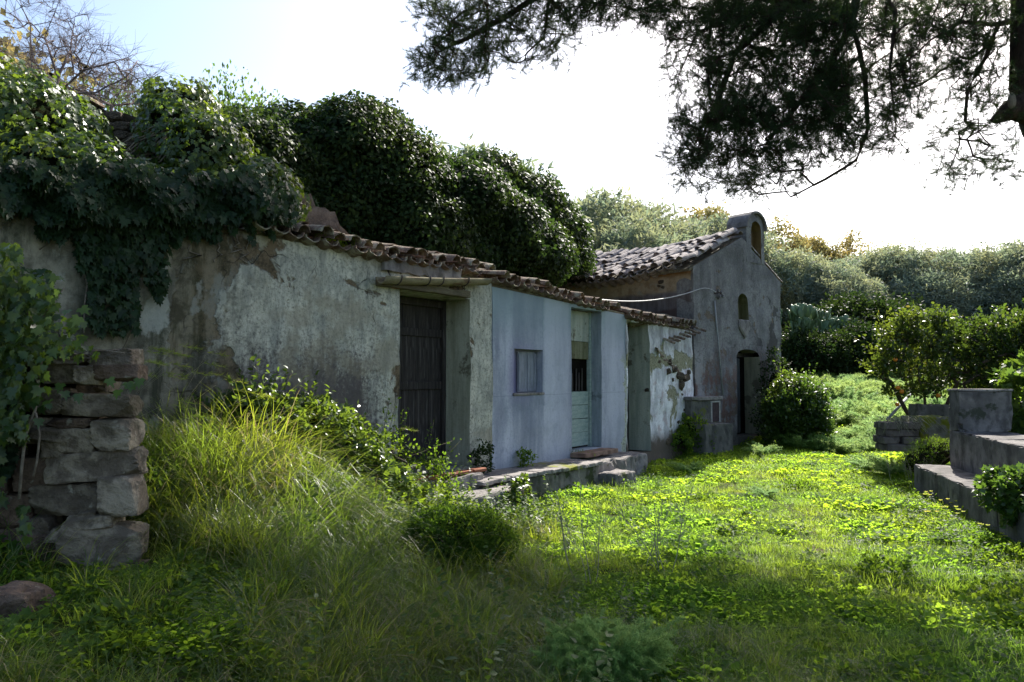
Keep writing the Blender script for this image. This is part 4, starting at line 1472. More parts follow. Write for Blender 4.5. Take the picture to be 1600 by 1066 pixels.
# local: y away from camera (0 at far end, negative towards camera), x to the right
Ln = 6.2
nseg = 4
for k in range(nseg):
    y1 = -Ln * k / nseg; y0 = -Ln * (k + 1) / nseg
    obj('lower_tier', slab('lower_tier', (.46, y1 - y0 - .006, LZ + .35), .012, 8, .018), M_BENCH, ben, loc=(.23, (y0 + y1) / 2, -.35 + random.uniform(-.004, .004)))
for k in range(nseg):
    y1 = -Ln * k / nseg - .02; y0 = -Ln * (k + 1) / nseg - .02
    obj('upper_tier', slab('upper_tier', (.70, y1 - y0 - .006, UZ + .35), .010, 8, .018), M_BENCH, ben, loc=(.462 + .35, (y0 + y1) / 2, -.35 + random.uniform(-.004, .004)))
obj('end_block', slab('end_block', (.68, .30, PZ - UZ - .01), .010, 6, .014), M_BENCH, ben, loc=(.465 + .34, -.18, UZ + .005), rot=(0, 0, BD * .6))
obj('cap_slab', slab('cap_slab', (.70, .32, .03), .004, 6, .006), M_CONC, ben, loc=(.465 + .34, -.18, PZ + .004 - .008), rot=(0, 0, BD * .6))

# second far block, brick stack, pole
def block_thing(name, label, cat, px0, px1, py0, py1, Y, m, dep=.5, z0=None, rotz=0.0):
    a = P(px0, py0, Y); b = P(px1, py0, Y)
    zt = a[2]; zb0 = P(px0, py1, Y)[2] if z0 is None else z0
    w_ = b[0] - a[0]
    t_ = thing(name, label, cat, ((a[0] + b[0]) / 2, Y + dep / 2, zb0), rotz)
    return t_, w_, zt - zb0
t_, w_, h_ = block_thing('garden_wall_stub', 'low grey block wall stub behind the end block, grass on top', 'wall', 1433, 1492, 632, 700, 13.2, M_BENCH, .3)
obj('block', slab('block', (w_, .3, h_), .012, 5, .015), M_BENCH, t_)
t_, w_, h_ = block_thing('mossy_low_wall', 'mossy yellowish low wall with sunlit top beside the brick stack', 'wall', 1437, 1490, 652, 712, 12.3, M_MOSSY, .6)
obj('block', slab('block', (w_, .62, h_), .02, 6, .03), M_MOSSY, t_)
t_, w_, h_ = block_thing('brick_stack', 'rough stack of dark concrete beams with straw on top, left of the mossy wall', 'stack', 1387, 1440, 660, 706, 12.0, M_CONC, .5)
zz = 0
for r_ in range(4):
    hh = h_ / 4
    for k in range(2 if r_ % 2 else 1):
        ww = w_ / (2 if r_ % 2 else 1)
        obj('beam', slab('beam', (ww - .01, .42 + random.uniform(-.06, .04), hh - .006), .008, 5, .012), m_concrete('beam_concrete', (.10, .085, .08), (.20, .17, .155)) if r_ == 0 and k == 0 else bpy.data.materials['beam_concrete'], t_, loc=(-w_ / 2 + ww * (k + .5) + random.uniform(-.03, .03), random.uniform(-.03, .03), r_ * hh), rot=(0, 0, random.uniform(-.05, .05)))
pts = []
for k in range(70):
    a = random.uniform(0, PI); L_ = random.uniform(.15, .4)
    x, y = random.uniform(-w_ / 2, w_ / 2), random.uniform(-.2, .1)
    pts.append(([(x, y, h_ + .01), (x + L_ * .5 * math.cos(a), y - .06, h_ + .05 + random.random() * .05), (x + L_ * math.cos(a), y - .22, h_ - random.random() * .18)], .003))
obj('straw', tube('straw', pts, 3), M_DRY, t_, kind='stuff')
a, b = P(1396, 645, 14), P(1426, 612, 14.6)
t_ = thing('leaning_pole', 'short grey board leaning in the feathery plants left of the citrus', 'pole', tuple(a))
obj('board', tube('board', [([a - (b - a) * .3, b], .035)], 4), M_PIPE, t_, world=True)
# dark stump like tyre right of the end block
c_ = P(1572, 655, 11.3)
t_ = thing('old_tyre', 'dark worn tyre standing behind the bench, right of the end block', 'tyre', tuple(c_), .5)
V = []; Fc = []
for i in range(20):
    A = 2 * PI * i / 20
    for k in range(8):
        B = 2 * PI * k / 8
        r_ = .27 + .085 * math.cos(B)
        V.append((r_ * math.cos(A), .10 * math.sin(B), r_ * math.sin(A)))
for i in range(20):
    for k in range(8):
        Fc.append((i * 8 + k, ((i + 1) % 20) * 8 + k, ((i + 1) % 20) * 8 + (k + 1) % 8, i * 8 + (k + 1) % 8))
obj('tread', mesh('tread', V, Fc, True), M_DARKPOT, t_)

# ------------------------------------------------------------------ DRY STONE PILLAR, near left
PY = 4.2
stones = [  # px box, py box in the photograph
    (148, 545, 212, 572, 0), (80, 552, 150, 570, 0), (30, 548, 84, 572, 0), (160, 570, 224, 596, 0), (78, 566, 132, 600, 0), (130, 572, 166, 602, 0),
    (108, 616, 212, 652, 0), (60, 606, 112, 648, 0), (20, 600, 64, 640, 0), (28, 652, 90, 694, 0), (84, 652, 150, 668, 0),
    (66, 666, 124, 692, 0), (104, 668, 160, 712, 0), (156, 655, 216, 704, 0), (74, 690, 110, 716, 0),
    (84, 706, 222, 752, 1), (36, 714, 90, 770, 2), (0, 740, 26, 772, 0), (60, 756, 166, 806, 0), (166, 744, 224, 808, 0), (0, 772, 60, 826, 3), (58, 806, 88, 842, 0),
    (118, 804, 186, 826, 0), (134, 796, 160, 812, 0), (44, 834, 106, 888, 0), (106, 818, 226, 884, 4), (88, 826, 122, 846, 0), (22, 868, 50, 892, 0), (120, 884, 200, 900, 0),
    (0, 700, 36, 742, 0), (0, 640, 32, 700, 0), (0, 826, 44, 870, 0), (0, 560, 34, 606, 0), (-40, 600, 4, 650, 0), (-48, 700, 2, 760, 0), (-50, 770, 0, 860, 0), (-60, 650, -2, 700, 0), (-60, 545, -2, 600, 0), (-60, 860, 24, 900, 0),
    (200, 884, 228, 902, 0)]
pc = P(110, 900, PY)
pil = thing('dry_stone_pillar', 'rough dry stone wall end of stacked brown stones, near left, partly under ivy', 'stone wall', (pc[0], PY, H(pc[0], PY)), 0)
for i, (x0, y0, x1, y1, k) in enumerate(stones):
    a = P(x0, y0, PY); b = P(x1, y1, PY)
    sx = (b[0] - a[0]) * 1.03; sz = (a[2] - b[2]) * 1.05; sy = .20 + random.random() * .08
    me = stone_mesh(i + 1, sx, sy, sz, 4, .055, .97)
    o = obj('stone', me, M_REDSTONE if k in (2, 3) or i % 7 == 3 else M_STONE, pil,
            loc=((a[0] + b[0]) / 2 - pc[0] - .045, sy * .5 - .06 + random.uniform(-.02, .03), (a[2] + b[2]) / 2 - pil.location[2]),
            rot=(random.uniform(-.04, .04), (-.09 if k == 1 else (.12 if k == 4 else random.uniform(-.05, .05))), .16 + random.uniform(-.08, .08)))
# fill behind the face and rear stones so that the wall is solid from the side
a = P(-60, 560, PY + .25); b = P(214, 900, PY + .25)
bm = bmesh.new(); box_bm(bm, a[0] - .6 - pc[0], b[0] - .34 - pc[0], .14, .62, b[2] - pil.location[2] - .3, a[2] - .03 - pil.location[2], .03, 4)
obj('core', bm_mesh('core', bm), M_EARTHFILL, pil)
for i in range(34):
    row = i // 5; s_ = .28
    z_ = row * .17 + .05
    me = stone_mesh(300 + i, .30, .3, .19, 3, .085, .75)
    xx = b[0] - pc[0] - .42 - random.random() * .04 if i % 5 == 0 else b[0] - pc[0] - .42 - (i % 5) * .3
    obj('stone', me, M_STONE, pil, loc=(xx, .58 if i % 5 else .45, z_), rot=(0, 0, random.uniform(-.1, .1)))
for nm, lab, px, py, Y, sx, sy, sz, m_, sd in (('boulder', 'dark reddish boulder in the bottom left corner under the stone wall', 26, 952, 3.35, .27, .28, .23, M_REDSTONE, 71),
                                      ('boulder', 'half buried rust brown stone below the corner boulder, lowest at left', 10, 1012, 3.15, .34, .3, .12, M_REDSTONE, 72)):
    c_ = P(px, py, Y)
    tag(obj(nm, stone_mesh(sd, sx, sy, sz, 4, .16, .7), m_, None, loc=tuple(c_)), lab, 'rock', 'loose stones at bottom left')

# ------------------------------------------------------------------ IVY on the pillar
def pts_in_px(polys, n):
    """random pixels inside a union of boxes (x0,y0,x1,y1,weight)"""
    w = np.array([(b[2] - b[0]) * (b[3] - b[1]) * (b[4] if len(b) > 4 else 1) for b in polys], float)
    k = RNG.choice(len(polys), n, p=w / w.sum())
    B = np.array([b[:4] for b in polys], float)[k]
    r = RNG.random((n, 2))
    return B[:, 0] + (B[:, 2] - B[:, 0]) * r[:, 0], B[:, 1] + (B[:, 3] - B[:, 1]) * r[:, 1]


iv = thing('climbing_ivy', 'glossy ivy with pale stems climbing the near stone wall at the left edge', 'ivy', (pc[0] - .4, PY - .1, pil.location[2]))
px, py = pts_in_px([(-60, 380, 30, 560, 1.0), (20, 430, 90, 560, 1.1), (-60, 540, 46, 690, 1.0), (46, 548, 76, 640, .4), (90, 480, 130, 560, .35), (-60, 690, 4, 790, .6), (100, 540, 160, 556, .5), (30, 790, 46, 850, .5)], 1500)
pos = np.array([P(a, b, PY - .12 - RNG.random() * .30) for a, b in zip(px, py)])
n = len(pos)
nr = unit(np.array([0.1, -1, .35])[None] + rdir(n) * .75)
ax_, nn_ = hang_axes(nr, .9, .6)
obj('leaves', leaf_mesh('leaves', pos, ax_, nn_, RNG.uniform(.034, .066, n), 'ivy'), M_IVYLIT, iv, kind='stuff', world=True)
px, py = pts_in_px([(-60, 420, 80, 560, 1), (-60, 540, 24, 740, .7)], 2000)
pos = np.array([P(a, b, PY + .0 + RNG.random() * .35) if b < 560 else P(a, b, PY - .02 - RNG.random() * .12) for a, b in zip(px, py)])
n = len(pos); nr = unit(np.array([0.1, -1, .3])[None] + rdir(n) * .8); ax_, nn_ = hang_axes(nr, .9, .6)
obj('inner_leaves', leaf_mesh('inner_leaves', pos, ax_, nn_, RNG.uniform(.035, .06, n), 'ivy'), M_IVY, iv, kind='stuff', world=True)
st = []
for path, r_ in (([(60, 600), (55, 640), (40, 680), (34, 730), (30, 780)], .008), ([(56, 645), (62, 680), (58, 720), (52, 745)], .006), ([(60, 600), (66, 560), (50, 500), (20, 450), (10, 400)], .006), ([(50, 520), (85, 470), (100, 450)], .004), ([(100, 560), (150, 545), (195, 552)], .003), ([(30, 520), (0, 560), (-20, 620)], .005)):
    st.append(([P(a, b, PY - .20) for a, b in path], r_))
obj('stem', tube('stem', st, 6), M_VINE, iv, world=True)
# few single leaves in front of the stones
big = [(200, 598, -.2), (185, 610, .2), (170, 592, .9), (122, 616, .1), (218, 592, .4), (206, 600, 1.2), (95, 600, .3), (60, 655, .6), (70, 580, .2), (40, 610, -.3), (30, 640, .7), (100, 612, .8)]
pos = np.array([P(a, b, PY - .22) for a, b, _ in big]); n = len(pos)
nr = unit(np.array([0.2, -1, .5])[None] + rdir(n) * .5); ax_, nn_ = hang_axes(nr, .9, .4)
for i_ in range(n):
    me = leaf_mesh('leaf', pos[i_:i_ + 1], ax_[i_:i_ + 1], nn_[i_:i_ + 1], +.058, 'ivy')
    obj('leaf', me, M_BUSH, iv, world=True)

# ------------------------------------------------------------------ IVY over the left end of the green hut
def hutxyz(px, py, u):
    t_, z_ = HUT.hit(px, py, u); return np.array(HUT.pt(t_, u, z_))


ov = thing('roof_ivy', 'heavy dark ivy spilling over the left end of the green hut wall', 'ivy', tuple(hutxyz(200, 560, .1)))
px, py = pts_in_px([(-40, 255, 120, 325, 1.3), (60, 260, 300, 355, 1.3), (300, 275, 430, 352, 1.1), (120, 330, 220, 420, .75), (140, 400, 215, 520, .38), (225, 350, 262, 450, .4), (262, 350, 345, 372, .6), (425, 295, 462, 345, .6), (60, 300, 130, 352, .8), (380, 345, 398, 372, .5), (352, 345, 370, 366, .5)], 9000)
py = py + 14 * np.sin(px * .055) * np.cos(px * .021 + 1) + 7 * np.sin(px * .21)
pos = []
for a, b in zip(px, py):
    um = .05 + .26 * max(0., .55 + .5 * math.sin(a * .045 + 2) * math.cos(b * .06)) if b < 345 else .10
    u = RNG.uniform(.02, um)
    pos.append(hutxyz(a, b, u))
pos = np.array(pos); n = len(pos)
out = np.array([HUT.n[0], HUT.n[1], .35])
nr = unit(out[None] + rdir(n) * .6); ax_, nn_ = hang_axes(nr, 1.1, .45)
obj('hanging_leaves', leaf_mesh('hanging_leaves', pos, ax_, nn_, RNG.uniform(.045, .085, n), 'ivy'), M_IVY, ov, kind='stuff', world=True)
# mounds on top (lit) : near ivy heap, column and shoulder
heap = [pxell(30, 235, 7.2, 115, 100, .8), pxell(-60, 220, 7.2, 140, 120, .9), pxell(110, 290, 7.0, 110, 62, .7), pxell(165, 300, 7.0, 60, 50, .5)]
mid = [pxell(285, 240, 8.0, 50, 78, .5), pxell(262, 175, 8.2, 26, 42, .3), pxell(300, 180, 8.2, 24, 42, .3), pxell(330, 270, 7.8, 55, 75, .6), pxell(400, 315, 7.6, 62, 50, .5), pxell(240, 315, 7.2, 70, 45, .5), pxell(310, 330, 7.2, 90, 38, .5)]
p_, n_ = clumped_shell(heap + mid, 1500, 22, .13, .07, .88, bias=.8)
ax_, nn_ = hang_axes(n_, .7, .6)
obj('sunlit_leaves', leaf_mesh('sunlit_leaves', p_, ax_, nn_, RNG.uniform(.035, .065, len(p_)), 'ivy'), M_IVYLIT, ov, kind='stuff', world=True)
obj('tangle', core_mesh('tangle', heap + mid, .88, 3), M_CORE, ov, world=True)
st = []
for k in range(26):
    a = random.uniform(200, 280); b = random.uniform(175, 255)
    st.append(([P(a, b, 7.5), P(a - random.uniform(10, 30), b + random.uniform(5, 22), 7.45), P(a - random.uniform(30, 60), b + random.uniform(10, 50), 7.5)], .008))
obj('stem', tube('stem', st, 5), M_VINE, ov, world=True)
# long strands on the plaster
st = []
for a, b, L_ in ((132, 330, 190), (180, 340, 150), (205, 360, 190), (228, 370, 60), (80, 330, 60), (300, 375, 30), (388, 372, 40), (370, 370, 25), (340, 380, 30), (150, 340, 120)):
    st.append(([hutxyz(a + random.uniform(-4, 4) * k, b + L_ * k / 5, .03) for k in range(6)], .006))
obj('strand', tube('strand', st, 5), M_VINE, ov, world=True)

# ruin wall behind with stones, and its tile capping
ru = thing('ruined_wall', 'ruined brown rubble wall high on the left behind the ivy, capped with two red tiles', 'wall', tuple(P(160, 260, 8.6)))
def on_ruin(px, py, Y=8.6): return P(px, py, Y)
ridge = [(40, 158), (90, 158), (145, 160), (165, 175), (205, 182), (225, 178), (250, 190), (300, 205), (340, 230)]
V = []; Fc = []
cols = np.arange(20, 350, 8)
rx = [r_[0] for r_ in ridge]; ryy = [r_[1] for r_ in ridge]
rows_ = 14
for c in cols:
    top = np.interp(c, rx, ryy) + random.uniform(-3, 3)
    for r_ in range(rows_ + 1):
        y_ = top + (330 - top) * r_ / rows_
        p = P(c, y_, 8.6); p[1] += .05 * mnoise.noise(Vector((c * .05, y_ * .05, 0))) ; V.append(p)
nb_ = len(V)
V += [v + np.array([0, .5, 0]) for v in V[:nb_]]
R = rows_ + 1
for i in range(len(cols) - 1):
    for r_ in range(rows_):
        a = i * R + r_
        Fc.append((a, a + R, a + R + 1, a + 1)); Fc.append((nb_ + a, nb_ + a + 1, nb_ + a + R + 1, nb_ + a + R))
    Fc.append((i * R, nb_ + i * R, nb_ + i * R + R, i * R + R))
for r_ in range(rows_):
    Fc.append((r_, r_ + 1, nb_ + r_ + 1, nb_ + r_))
    a = (len(cols) - 1) * R + r_; Fc.append((a, nb_ + a, nb_ + a + 1, a + 1))
obj('wall_core', mesh('wall_core', V, Fc), M_EARTHFILL, ru, world=True)
rs = random.Random(4)
loc0 = np.array(ru.location)
for row in range(9):
    x = 60 + rs.uniform(0, 12)
    while x < 330:
        wpx = rs.uniform(14, 26); y_ = 172 + row * 14 + rs.uniform(-2, 2)
        if y_ > np.interp(x, rx, ryy) + 6:
            p = P(x, y_, 8.6) - loc0
            obj('stone', rs.choice(SM), None, ru, loc=tuple(p + np.array([0, -.01, 0])), rot=(rs.uniform(-.2, .2), rs.uniform(-.15, .15), rs.choice((0, PI)) + rs.uniform(-.2, .2)), scale=(wpx * 8.6 / F * 1.1, .16, 14 * 8.6 / F * 1.05))
        x += wpx
for (x0, x1, y_) in ((62, 92, 155), (90, 150, 159)):
    a, b = P(x0, y_, 8.5), P(x1, y_ - 1, 8.5)
    L_ = np.linalg.norm(b - a)
    bm = bmesh.new(); box_bm(bm, -L_ / 2, L_ / 2, -.12, .2, -.022, .022); bmesh.ops.bevel(bm, geom=list(bm.edges), offset=.008, segments=1, affect='EDGES')
    obj('cap_tile', bm_mesh('cap_tile', bm), M_TILE, ru, loc=tuple((a + b) / 2 - loc0), rot=(.06, 0.02, 0))
# plastered fragment seen at the end of the ivy
pf = thing('plaster_fragment', 'scrap of pinkish rough plaster wall between the ivy and the dark thicket', 'wall', tuple(P(500, 360, 9.6)))
me = wall_mesh('wall_face', 0, .75, 0, lambda t_: .72 - .9 * max(0, t_ - .2) + .06 * math.sin(t_ * 17) + .04 * math.sin(t_ * 41), .4, [], .06, .05, 6)
s_m = simple_mat('pink_render', (.13, .10, .085), (.24, .185, .15), 5, .95, .03, .1)
obj('wall_face', me, s_m, pf, loc=(-.32, 0, -.25), rot=(0, 0, .35))

def add_shoots(t_, ells, n_sh, sl, lo, hi, kind, m, low=-.1, up_=.9):
    """ragged leafy shoots that stand out of a mass of foliage"""
    sp_, sn_ = ellipsoid_surface(ells, n_sh, .05, .8, low)
    pl = []; lp = []; la = []
    for p, q in zip(sp_, sn_):
        d = unit(q + np.array([0, 0, up_]) + RNG.normal(0, .35, 3)); L_ = sl * RNG.uniform(.35, 1.1)
        b0 = p - q * sl * .4; side = RNG.normal(0, .12, 3) * L_
        pp = [b0 + d * (L_ + sl * .4) * f_ + side * f_ * f_ for f_ in (0, .35, .7, 1)]
        pl.append((pp, [.004, .003, .0025, .0015]))
        for f_ in np.linspace(.25, 1, 12):
            c_ = pp[0] + (pp[3] - pp[0]) * f_
            lp.append(c_); la.append(unit(d * .5 + RNG.normal(0, .7, 3)))
    obj('shoots', tube('shoots', pl, 3), M_TWIG, t_, kind='stuff', world=True)
    m_ = len(lp)
    obj('shoot_leaves', leaf_mesh('shoot_leaves', np.array(lp), np.array(la), unit(rdir(m_) + np.array([0, 0, .8])), RNG.uniform(lo, hi, m_) * .9, kind, rnd=RNG.uniform(.4, 1, m_)), m, t_, kind='stuff', world=True)


# ------------------------------------------------------------------ DARK IVY THICKET behind the huts
def thicket(name, label, ells, ncl, per, rc, lo, hi, m, kind='diamond', droop=.9, core=True):
    ells = [(e[0], e[1], e[2] - .02 * e[5], e[3] * .92, e[4], e[5] * .84) for e in ells]
    c0 = np.array(ells[0][:3])
    zb0 = min(e[2] - e[5] for e in ells)
    t_ = thing(name, label, 'ivy thicket', (c0[0], c0[1], max(zb0, H(c0[0], c0[1]) - .2)))
    p_, n_ = clumped_shell(ells, int(ncl * .9), per, rc, .05, .88, -.75, .5)
    k_ = fnoise(p_[:, 0] * 2.2 + p_[:, 2] * 1.7, p_[:, 2] * 2.6 - p_[:, 0]) + .6 * fnoise(p_[:, 0] * 5.1, p_[:, 2] * 5.7, 3)
    p_ = p_ + n_ * (k_ * .11)[:, None]
    ax_, nn_ = hang_axes(n_, droop * .55, 1.0)
    nn_ = unit(nn_ + rdir(len(nn_)) * .5 + np.array([0, 0, .35]))
    obj('leaves', leaf_mesh('leaves', p_, ax_, nn_, RNG.uniform(lo, hi, len(p_)), kind), m, t_, kind='stuff', world=True)
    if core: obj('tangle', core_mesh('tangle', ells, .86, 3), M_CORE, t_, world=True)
    add_shoots(t_, ells, 90, .34, lo, hi, kind, m, -.2, .7)
    # stems that carry it down to the ground
    zt = c0[2]; gx, gy = c0[0], c0[1]
    polys = []
    for k in range(5):
        e = ells[k % len(ells)]
        polys.append(([(e[0] + random.uniform(-.3, .3), e[1] + .3, H(e[0], e[1]) - .1), (e[0] + random.uniform(-.2, .2), e[1] + .3, e[2] * .6), (e[0], e[1], e[2])], [.12, .08, .05]))
    obj('stem', tube('stem', polys, 6), M_BARK, t_, world=True)
    return t_


thicket('ivy_thicket', 'great dark mound of ivy with drooping leaves rising behind the green hut door',
        [pxell(560, 265, 12.5, 92, 98, 1.5), pxell(470, 262, 11.8, 80, 74, 1.3), pxell(630, 300, 12.8, 80, 88, 1.3), pxell(530, 340, 12.0, 100, 90, 1.2), pxell(640, 370, 12.6, 100, 75, 1.2), pxell(590, 215, 12.9, 42, 44, .9), pxell(520, 215, 12.6, 42, 38, .8)], 3200, 30, .22, .055, .105, M_THICK)
thicket('ivy_thicket', 'left shoulder of dark ivy above the roof ivy, with paler tufts on its crest',
        [pxell(380, 250, 10.6, 75, 62, 1.2), pxell(430, 270, 10.8, 62, 70, 1.1), pxell(345, 235, 10.4, 45, 55, .9), pxell(420, 340, 10.2, 70, 60, .8)], 1500, 28, .19, .05, .09, M_THICK)
thicket('ivy_thicket', 'lower dark ivy mound stepping down behind the blue hut roof',
        [pxell(720, 340, 14.0, 80, 84, 1.5), pxell(780, 375, 14.6, 78, 72, 1.3), pxell(700, 400, 13.6, 90, 60, 1.1), pxell(830, 400, 15.2, 58, 52, 1.2), pxell(680, 290, 14.4, 42, 48, .8)], 2400, 30, .24, .06, .115, M_THICK)
thicket('ivy_thicket', 'far dark ivy mound with a rounded top sloping to the chapel roof',
        [pxell(765, 298, 17.5, 60, 48, 1.6), pxell(820, 335, 17.5, 58, 52, 1.6), pxell(868, 385, 18.0, 42, 62, 1.6), pxell(880, 400, 18.4, 32, 42, 1.2), pxell(840, 390, 17.6, 50, 60, 1.3)], 2000, 28, .27, .07, .13, M_THICK)


# ------------------------------------------------------------------ TREES
def tree_meshes(seed, h, r, kind, leaf, nclump, per, rc, trunk_r=.12, lean=.15, base=.32, flat=1.0, widthf=None):
    """a tree mesh pair: trunk and limbs, crown of leaf clumps; origin at the foot"""
    global RNG
    keep = RNG; RNG = np.random.default_rng(seed)
    rnd = random.Random(seed)
    cz = h * (base + (1 - base) * .5)
    blobs = []
    for k in range(7):
        a = rnd.uniform(0, 2 * PI); q = rnd.uniform(.15, .6) * r
        blobs.append((q * math.cos(a), q * math.sin(a), cz + rnd.uniform(-.28, .30) * h * (1 - base), r * rnd.uniform(.42, .66), r * rnd.uniform(.42, .66), h * (1 - base) * rnd.uniform(.24, .34) * flat))
    blobs.append((0, 0, cz, r * .6, r * .6, h * (1 - base) * .42))
    tg, _ = ellipsoid_surface(blobs, nclump // 3, .12, .75)
    inner = tg[:, :] * np.array([.75, .75, 1]) + RNG.normal(0, .1, tg.shape)
    top = np.array([rnd.uniform(-lean, lean) * h * .3, rnd.uniform(-lean, lean) * h * .3, h * base])
    roots = [[np.array([0, 0, -.15]), top * .5 + np.array([rnd.uniform(-.1, .1), 0, 0]), top]]
    for b in blobs[:5]:
        roots.append([top, (top + np.array(b[:3])) / 2 + RNG.normal(0, .1, 3), np.array(b[:3])])
    polys, _, _ = grow(roots, inner[:min(len(inner), 90)], .08, .3, 0, .008, .55, trunk_r)
    tr = tube('trunk', polys, 5)
    p_, n_ = clumped_shell(blobs, nclump, per, rc, .14, .72, -1, .3)
    n = len(p_)
    ax_ = unit(rdir(n) + n_ * .5 + np.array([0, 0, .1]))
    nn_ = unit(rdir(n) + np.array([0, 0, .5]))
    cl = np.repeat(RNG.random(n // per), per)[:n] * .5 + RNG.random(n) * .5
    cr = leaf_mesh('crown', p_, ax_, nn_, RNG.uniform(leaf * .7, leaf * 1.3, n), kind, rnd=cl)
    RNG = keep
    return tr, cr


OL = []
for i in range(4):
    tr, cr = tree_meshes(50 + i, 4.6, 2.1, 'narrow', .20, 520, 46, .34, .16, .3, .25)
    tr.materials.append(M_BARK); cr.materials.append(M_OLIVE); OL.append((tr, cr))
AU = []
for i in range(2):
    tr, cr = tree_meshes(80 + i, 6.5, 2.2, 'diamond', .17, 420, 26, .42, .16, .2, .3)
    tr.materials.append(M_BARK); cr.materials.append(M_AUTUMN); AU.append((tr, cr))
LB = []
for i in range(2):
    tr, cr = tree_meshes(90 + i, 5.0, 2.0, 'diamond', .09, 620, 44, .34, .14, .2, .2)
    tr.materials.append(M_BARK); cr.materials.append(M_BUSH); LB.append((tr, cr))


def place_tree(name, lab, pair, px, pytop, Y, h0, group, cat='tree', sx=1.0, rz=None):
    """a tree whose top reaches pytop at distance Y"""
    p = P(px, pytop, Y)
    g = H(p[0], Y)
    s_ = max(.3, (p[2] - g) / h0)
    t_ = thing(name, lab, cat, (p[0], Y, g), random.uniform(0, 6) if rz is None else rz, group)
    t_.scale = (s_ * sx, s_ * sx, s_)
    o1 = obj('trunk', pair[0], None, t_); o2 = obj('crown', pair[1], None, t_)
    return t_


olives = [
    (930, 335, 32, 'grey green olive directly right of the dark ivy mound, over the chapel roof'),
    (1000, 346, 34, 'grey green olive above the middle of the chapel roof ridge'),
    (1060, 360, 32, 'pale olive low behind the upper chapel roof tiles'),
    (885, 325, 36, 'faint olive top peeping over the far ivy mound'),
    (735, 246, 26, 'thin olive crown standing above the crest of the ivy thicket'),
    (1120, 362, 36, 'olive between the chapel ridge and the bell cote'),
    (1245, 402, 36, 'silvery olive beside the right edge of the chapel'),
    (1300, 412, 38, 'silvery olive above the prickly pear'),
    (1360, 402, 39, 'blue grey olive above the dark hedge'),
    (1425, 400, 36, 'grey olive behind the left citrus branches'),
    (1490, 404, 38, 'dense grey olive above the middle of the citrus'),
    (1545, 396, 35, 'tall blue grey olive second from the right edge'),
    (1600, 380, 34, 'tall blue grey olive at the right edge of the picture'),
    (1665, 380, 33, 'olive standing just beyond the right edge'),
    (1330, 428, 34, 'low olive directly over the hedge top'),
    (1455, 430, 34, 'low dark olive right behind the citrus'),
    (1570, 425, 33, 'low olive behind the right citrus'),
    (960, 372, 28, 'low olive just over the left chapel roof tiles'),
]
for i, (px_, py_, Y_, lab) in enumerate(olives):
    place_tree('olive_tree', lab, OL[i % 4], px_, py_, Y_, 4.9, 'olive trees behind the chapel', sx=1.15)
autumn = [
    (1115, 330, 48, 'thin yellowing tree behind the bell cote'), (1225, 352, 50, 'yellow leaved tree right of the bell cote'),
    (1270, 375, 51, 'golden leaved tree over the silvery olives'), (1310, 372, 50, 'tallest golden tree in the gap right of the chapel'),
    (1385, 398, 52, 'pale golden tree over the hedge, farthest right of the yellow ones'), (1170, 356, 52, 'yellowing tree hidden mostly by the bell cote'),
    (-50, 70, 20, 'brownish yellow tree at the top left edge behind bare twigs')]
for i, (px_, py_, Y_, lab) in enumerate(autumn):
    place_tree('autumn_tree', lab, AU[i % 2], px_, py_, Y_, 6.9, 'yellowing trees on the skyline', sx=.95)
for i, (px_, py_, Y_, sx_, lab) in enumerate(((385, 172, 14, .6, 'sunlit yellow green shrub crest behind the left ivy shoulder'), (455, 190, 14.5, .5, 'small sunlit shrub peeping between the ivy mounds'), (240, 158, 15, .6, 'sparse sunlit shrub behind the ruined wall'))):
    place_tree('shrub_tree', lab, LB[i % 2], px_, py_ + 12, Y_, 5.2, 'shrubs behind the ivy', 'shrub', sx_)

# backing wood on the rise, so the skyline closes
def far_wood():
    n = 26
    ells = []
    for k in range(n):
        px_ = 820 + k * 40
        Y_ = 60 + (k % 3) * 6
        c = P(px_, 488, Y_)
        ells.append((c[0], Y_, c[2] - .5, 3.4, 2.5, 3.4 + random.uniform(-.8, .8)))
    p_, n_ = clumped_shell(ells, 2600, 14, .8, .08, .8, -.3)
    m_ = len(p_)
    me = leaf_mesh('far_wood', p_, unit(rdir(m_) + n_ * .4), unit(rdir(m_) + n_ * .4), RNG.uniform(.3, .6, m_), 'diamond')
    o = obj('far_wood', me, M_OLIVE)
    tag(o, 'far band of grey green woodland closing the view behind the olives', 'woodland', kind='stuff')


far_wood()

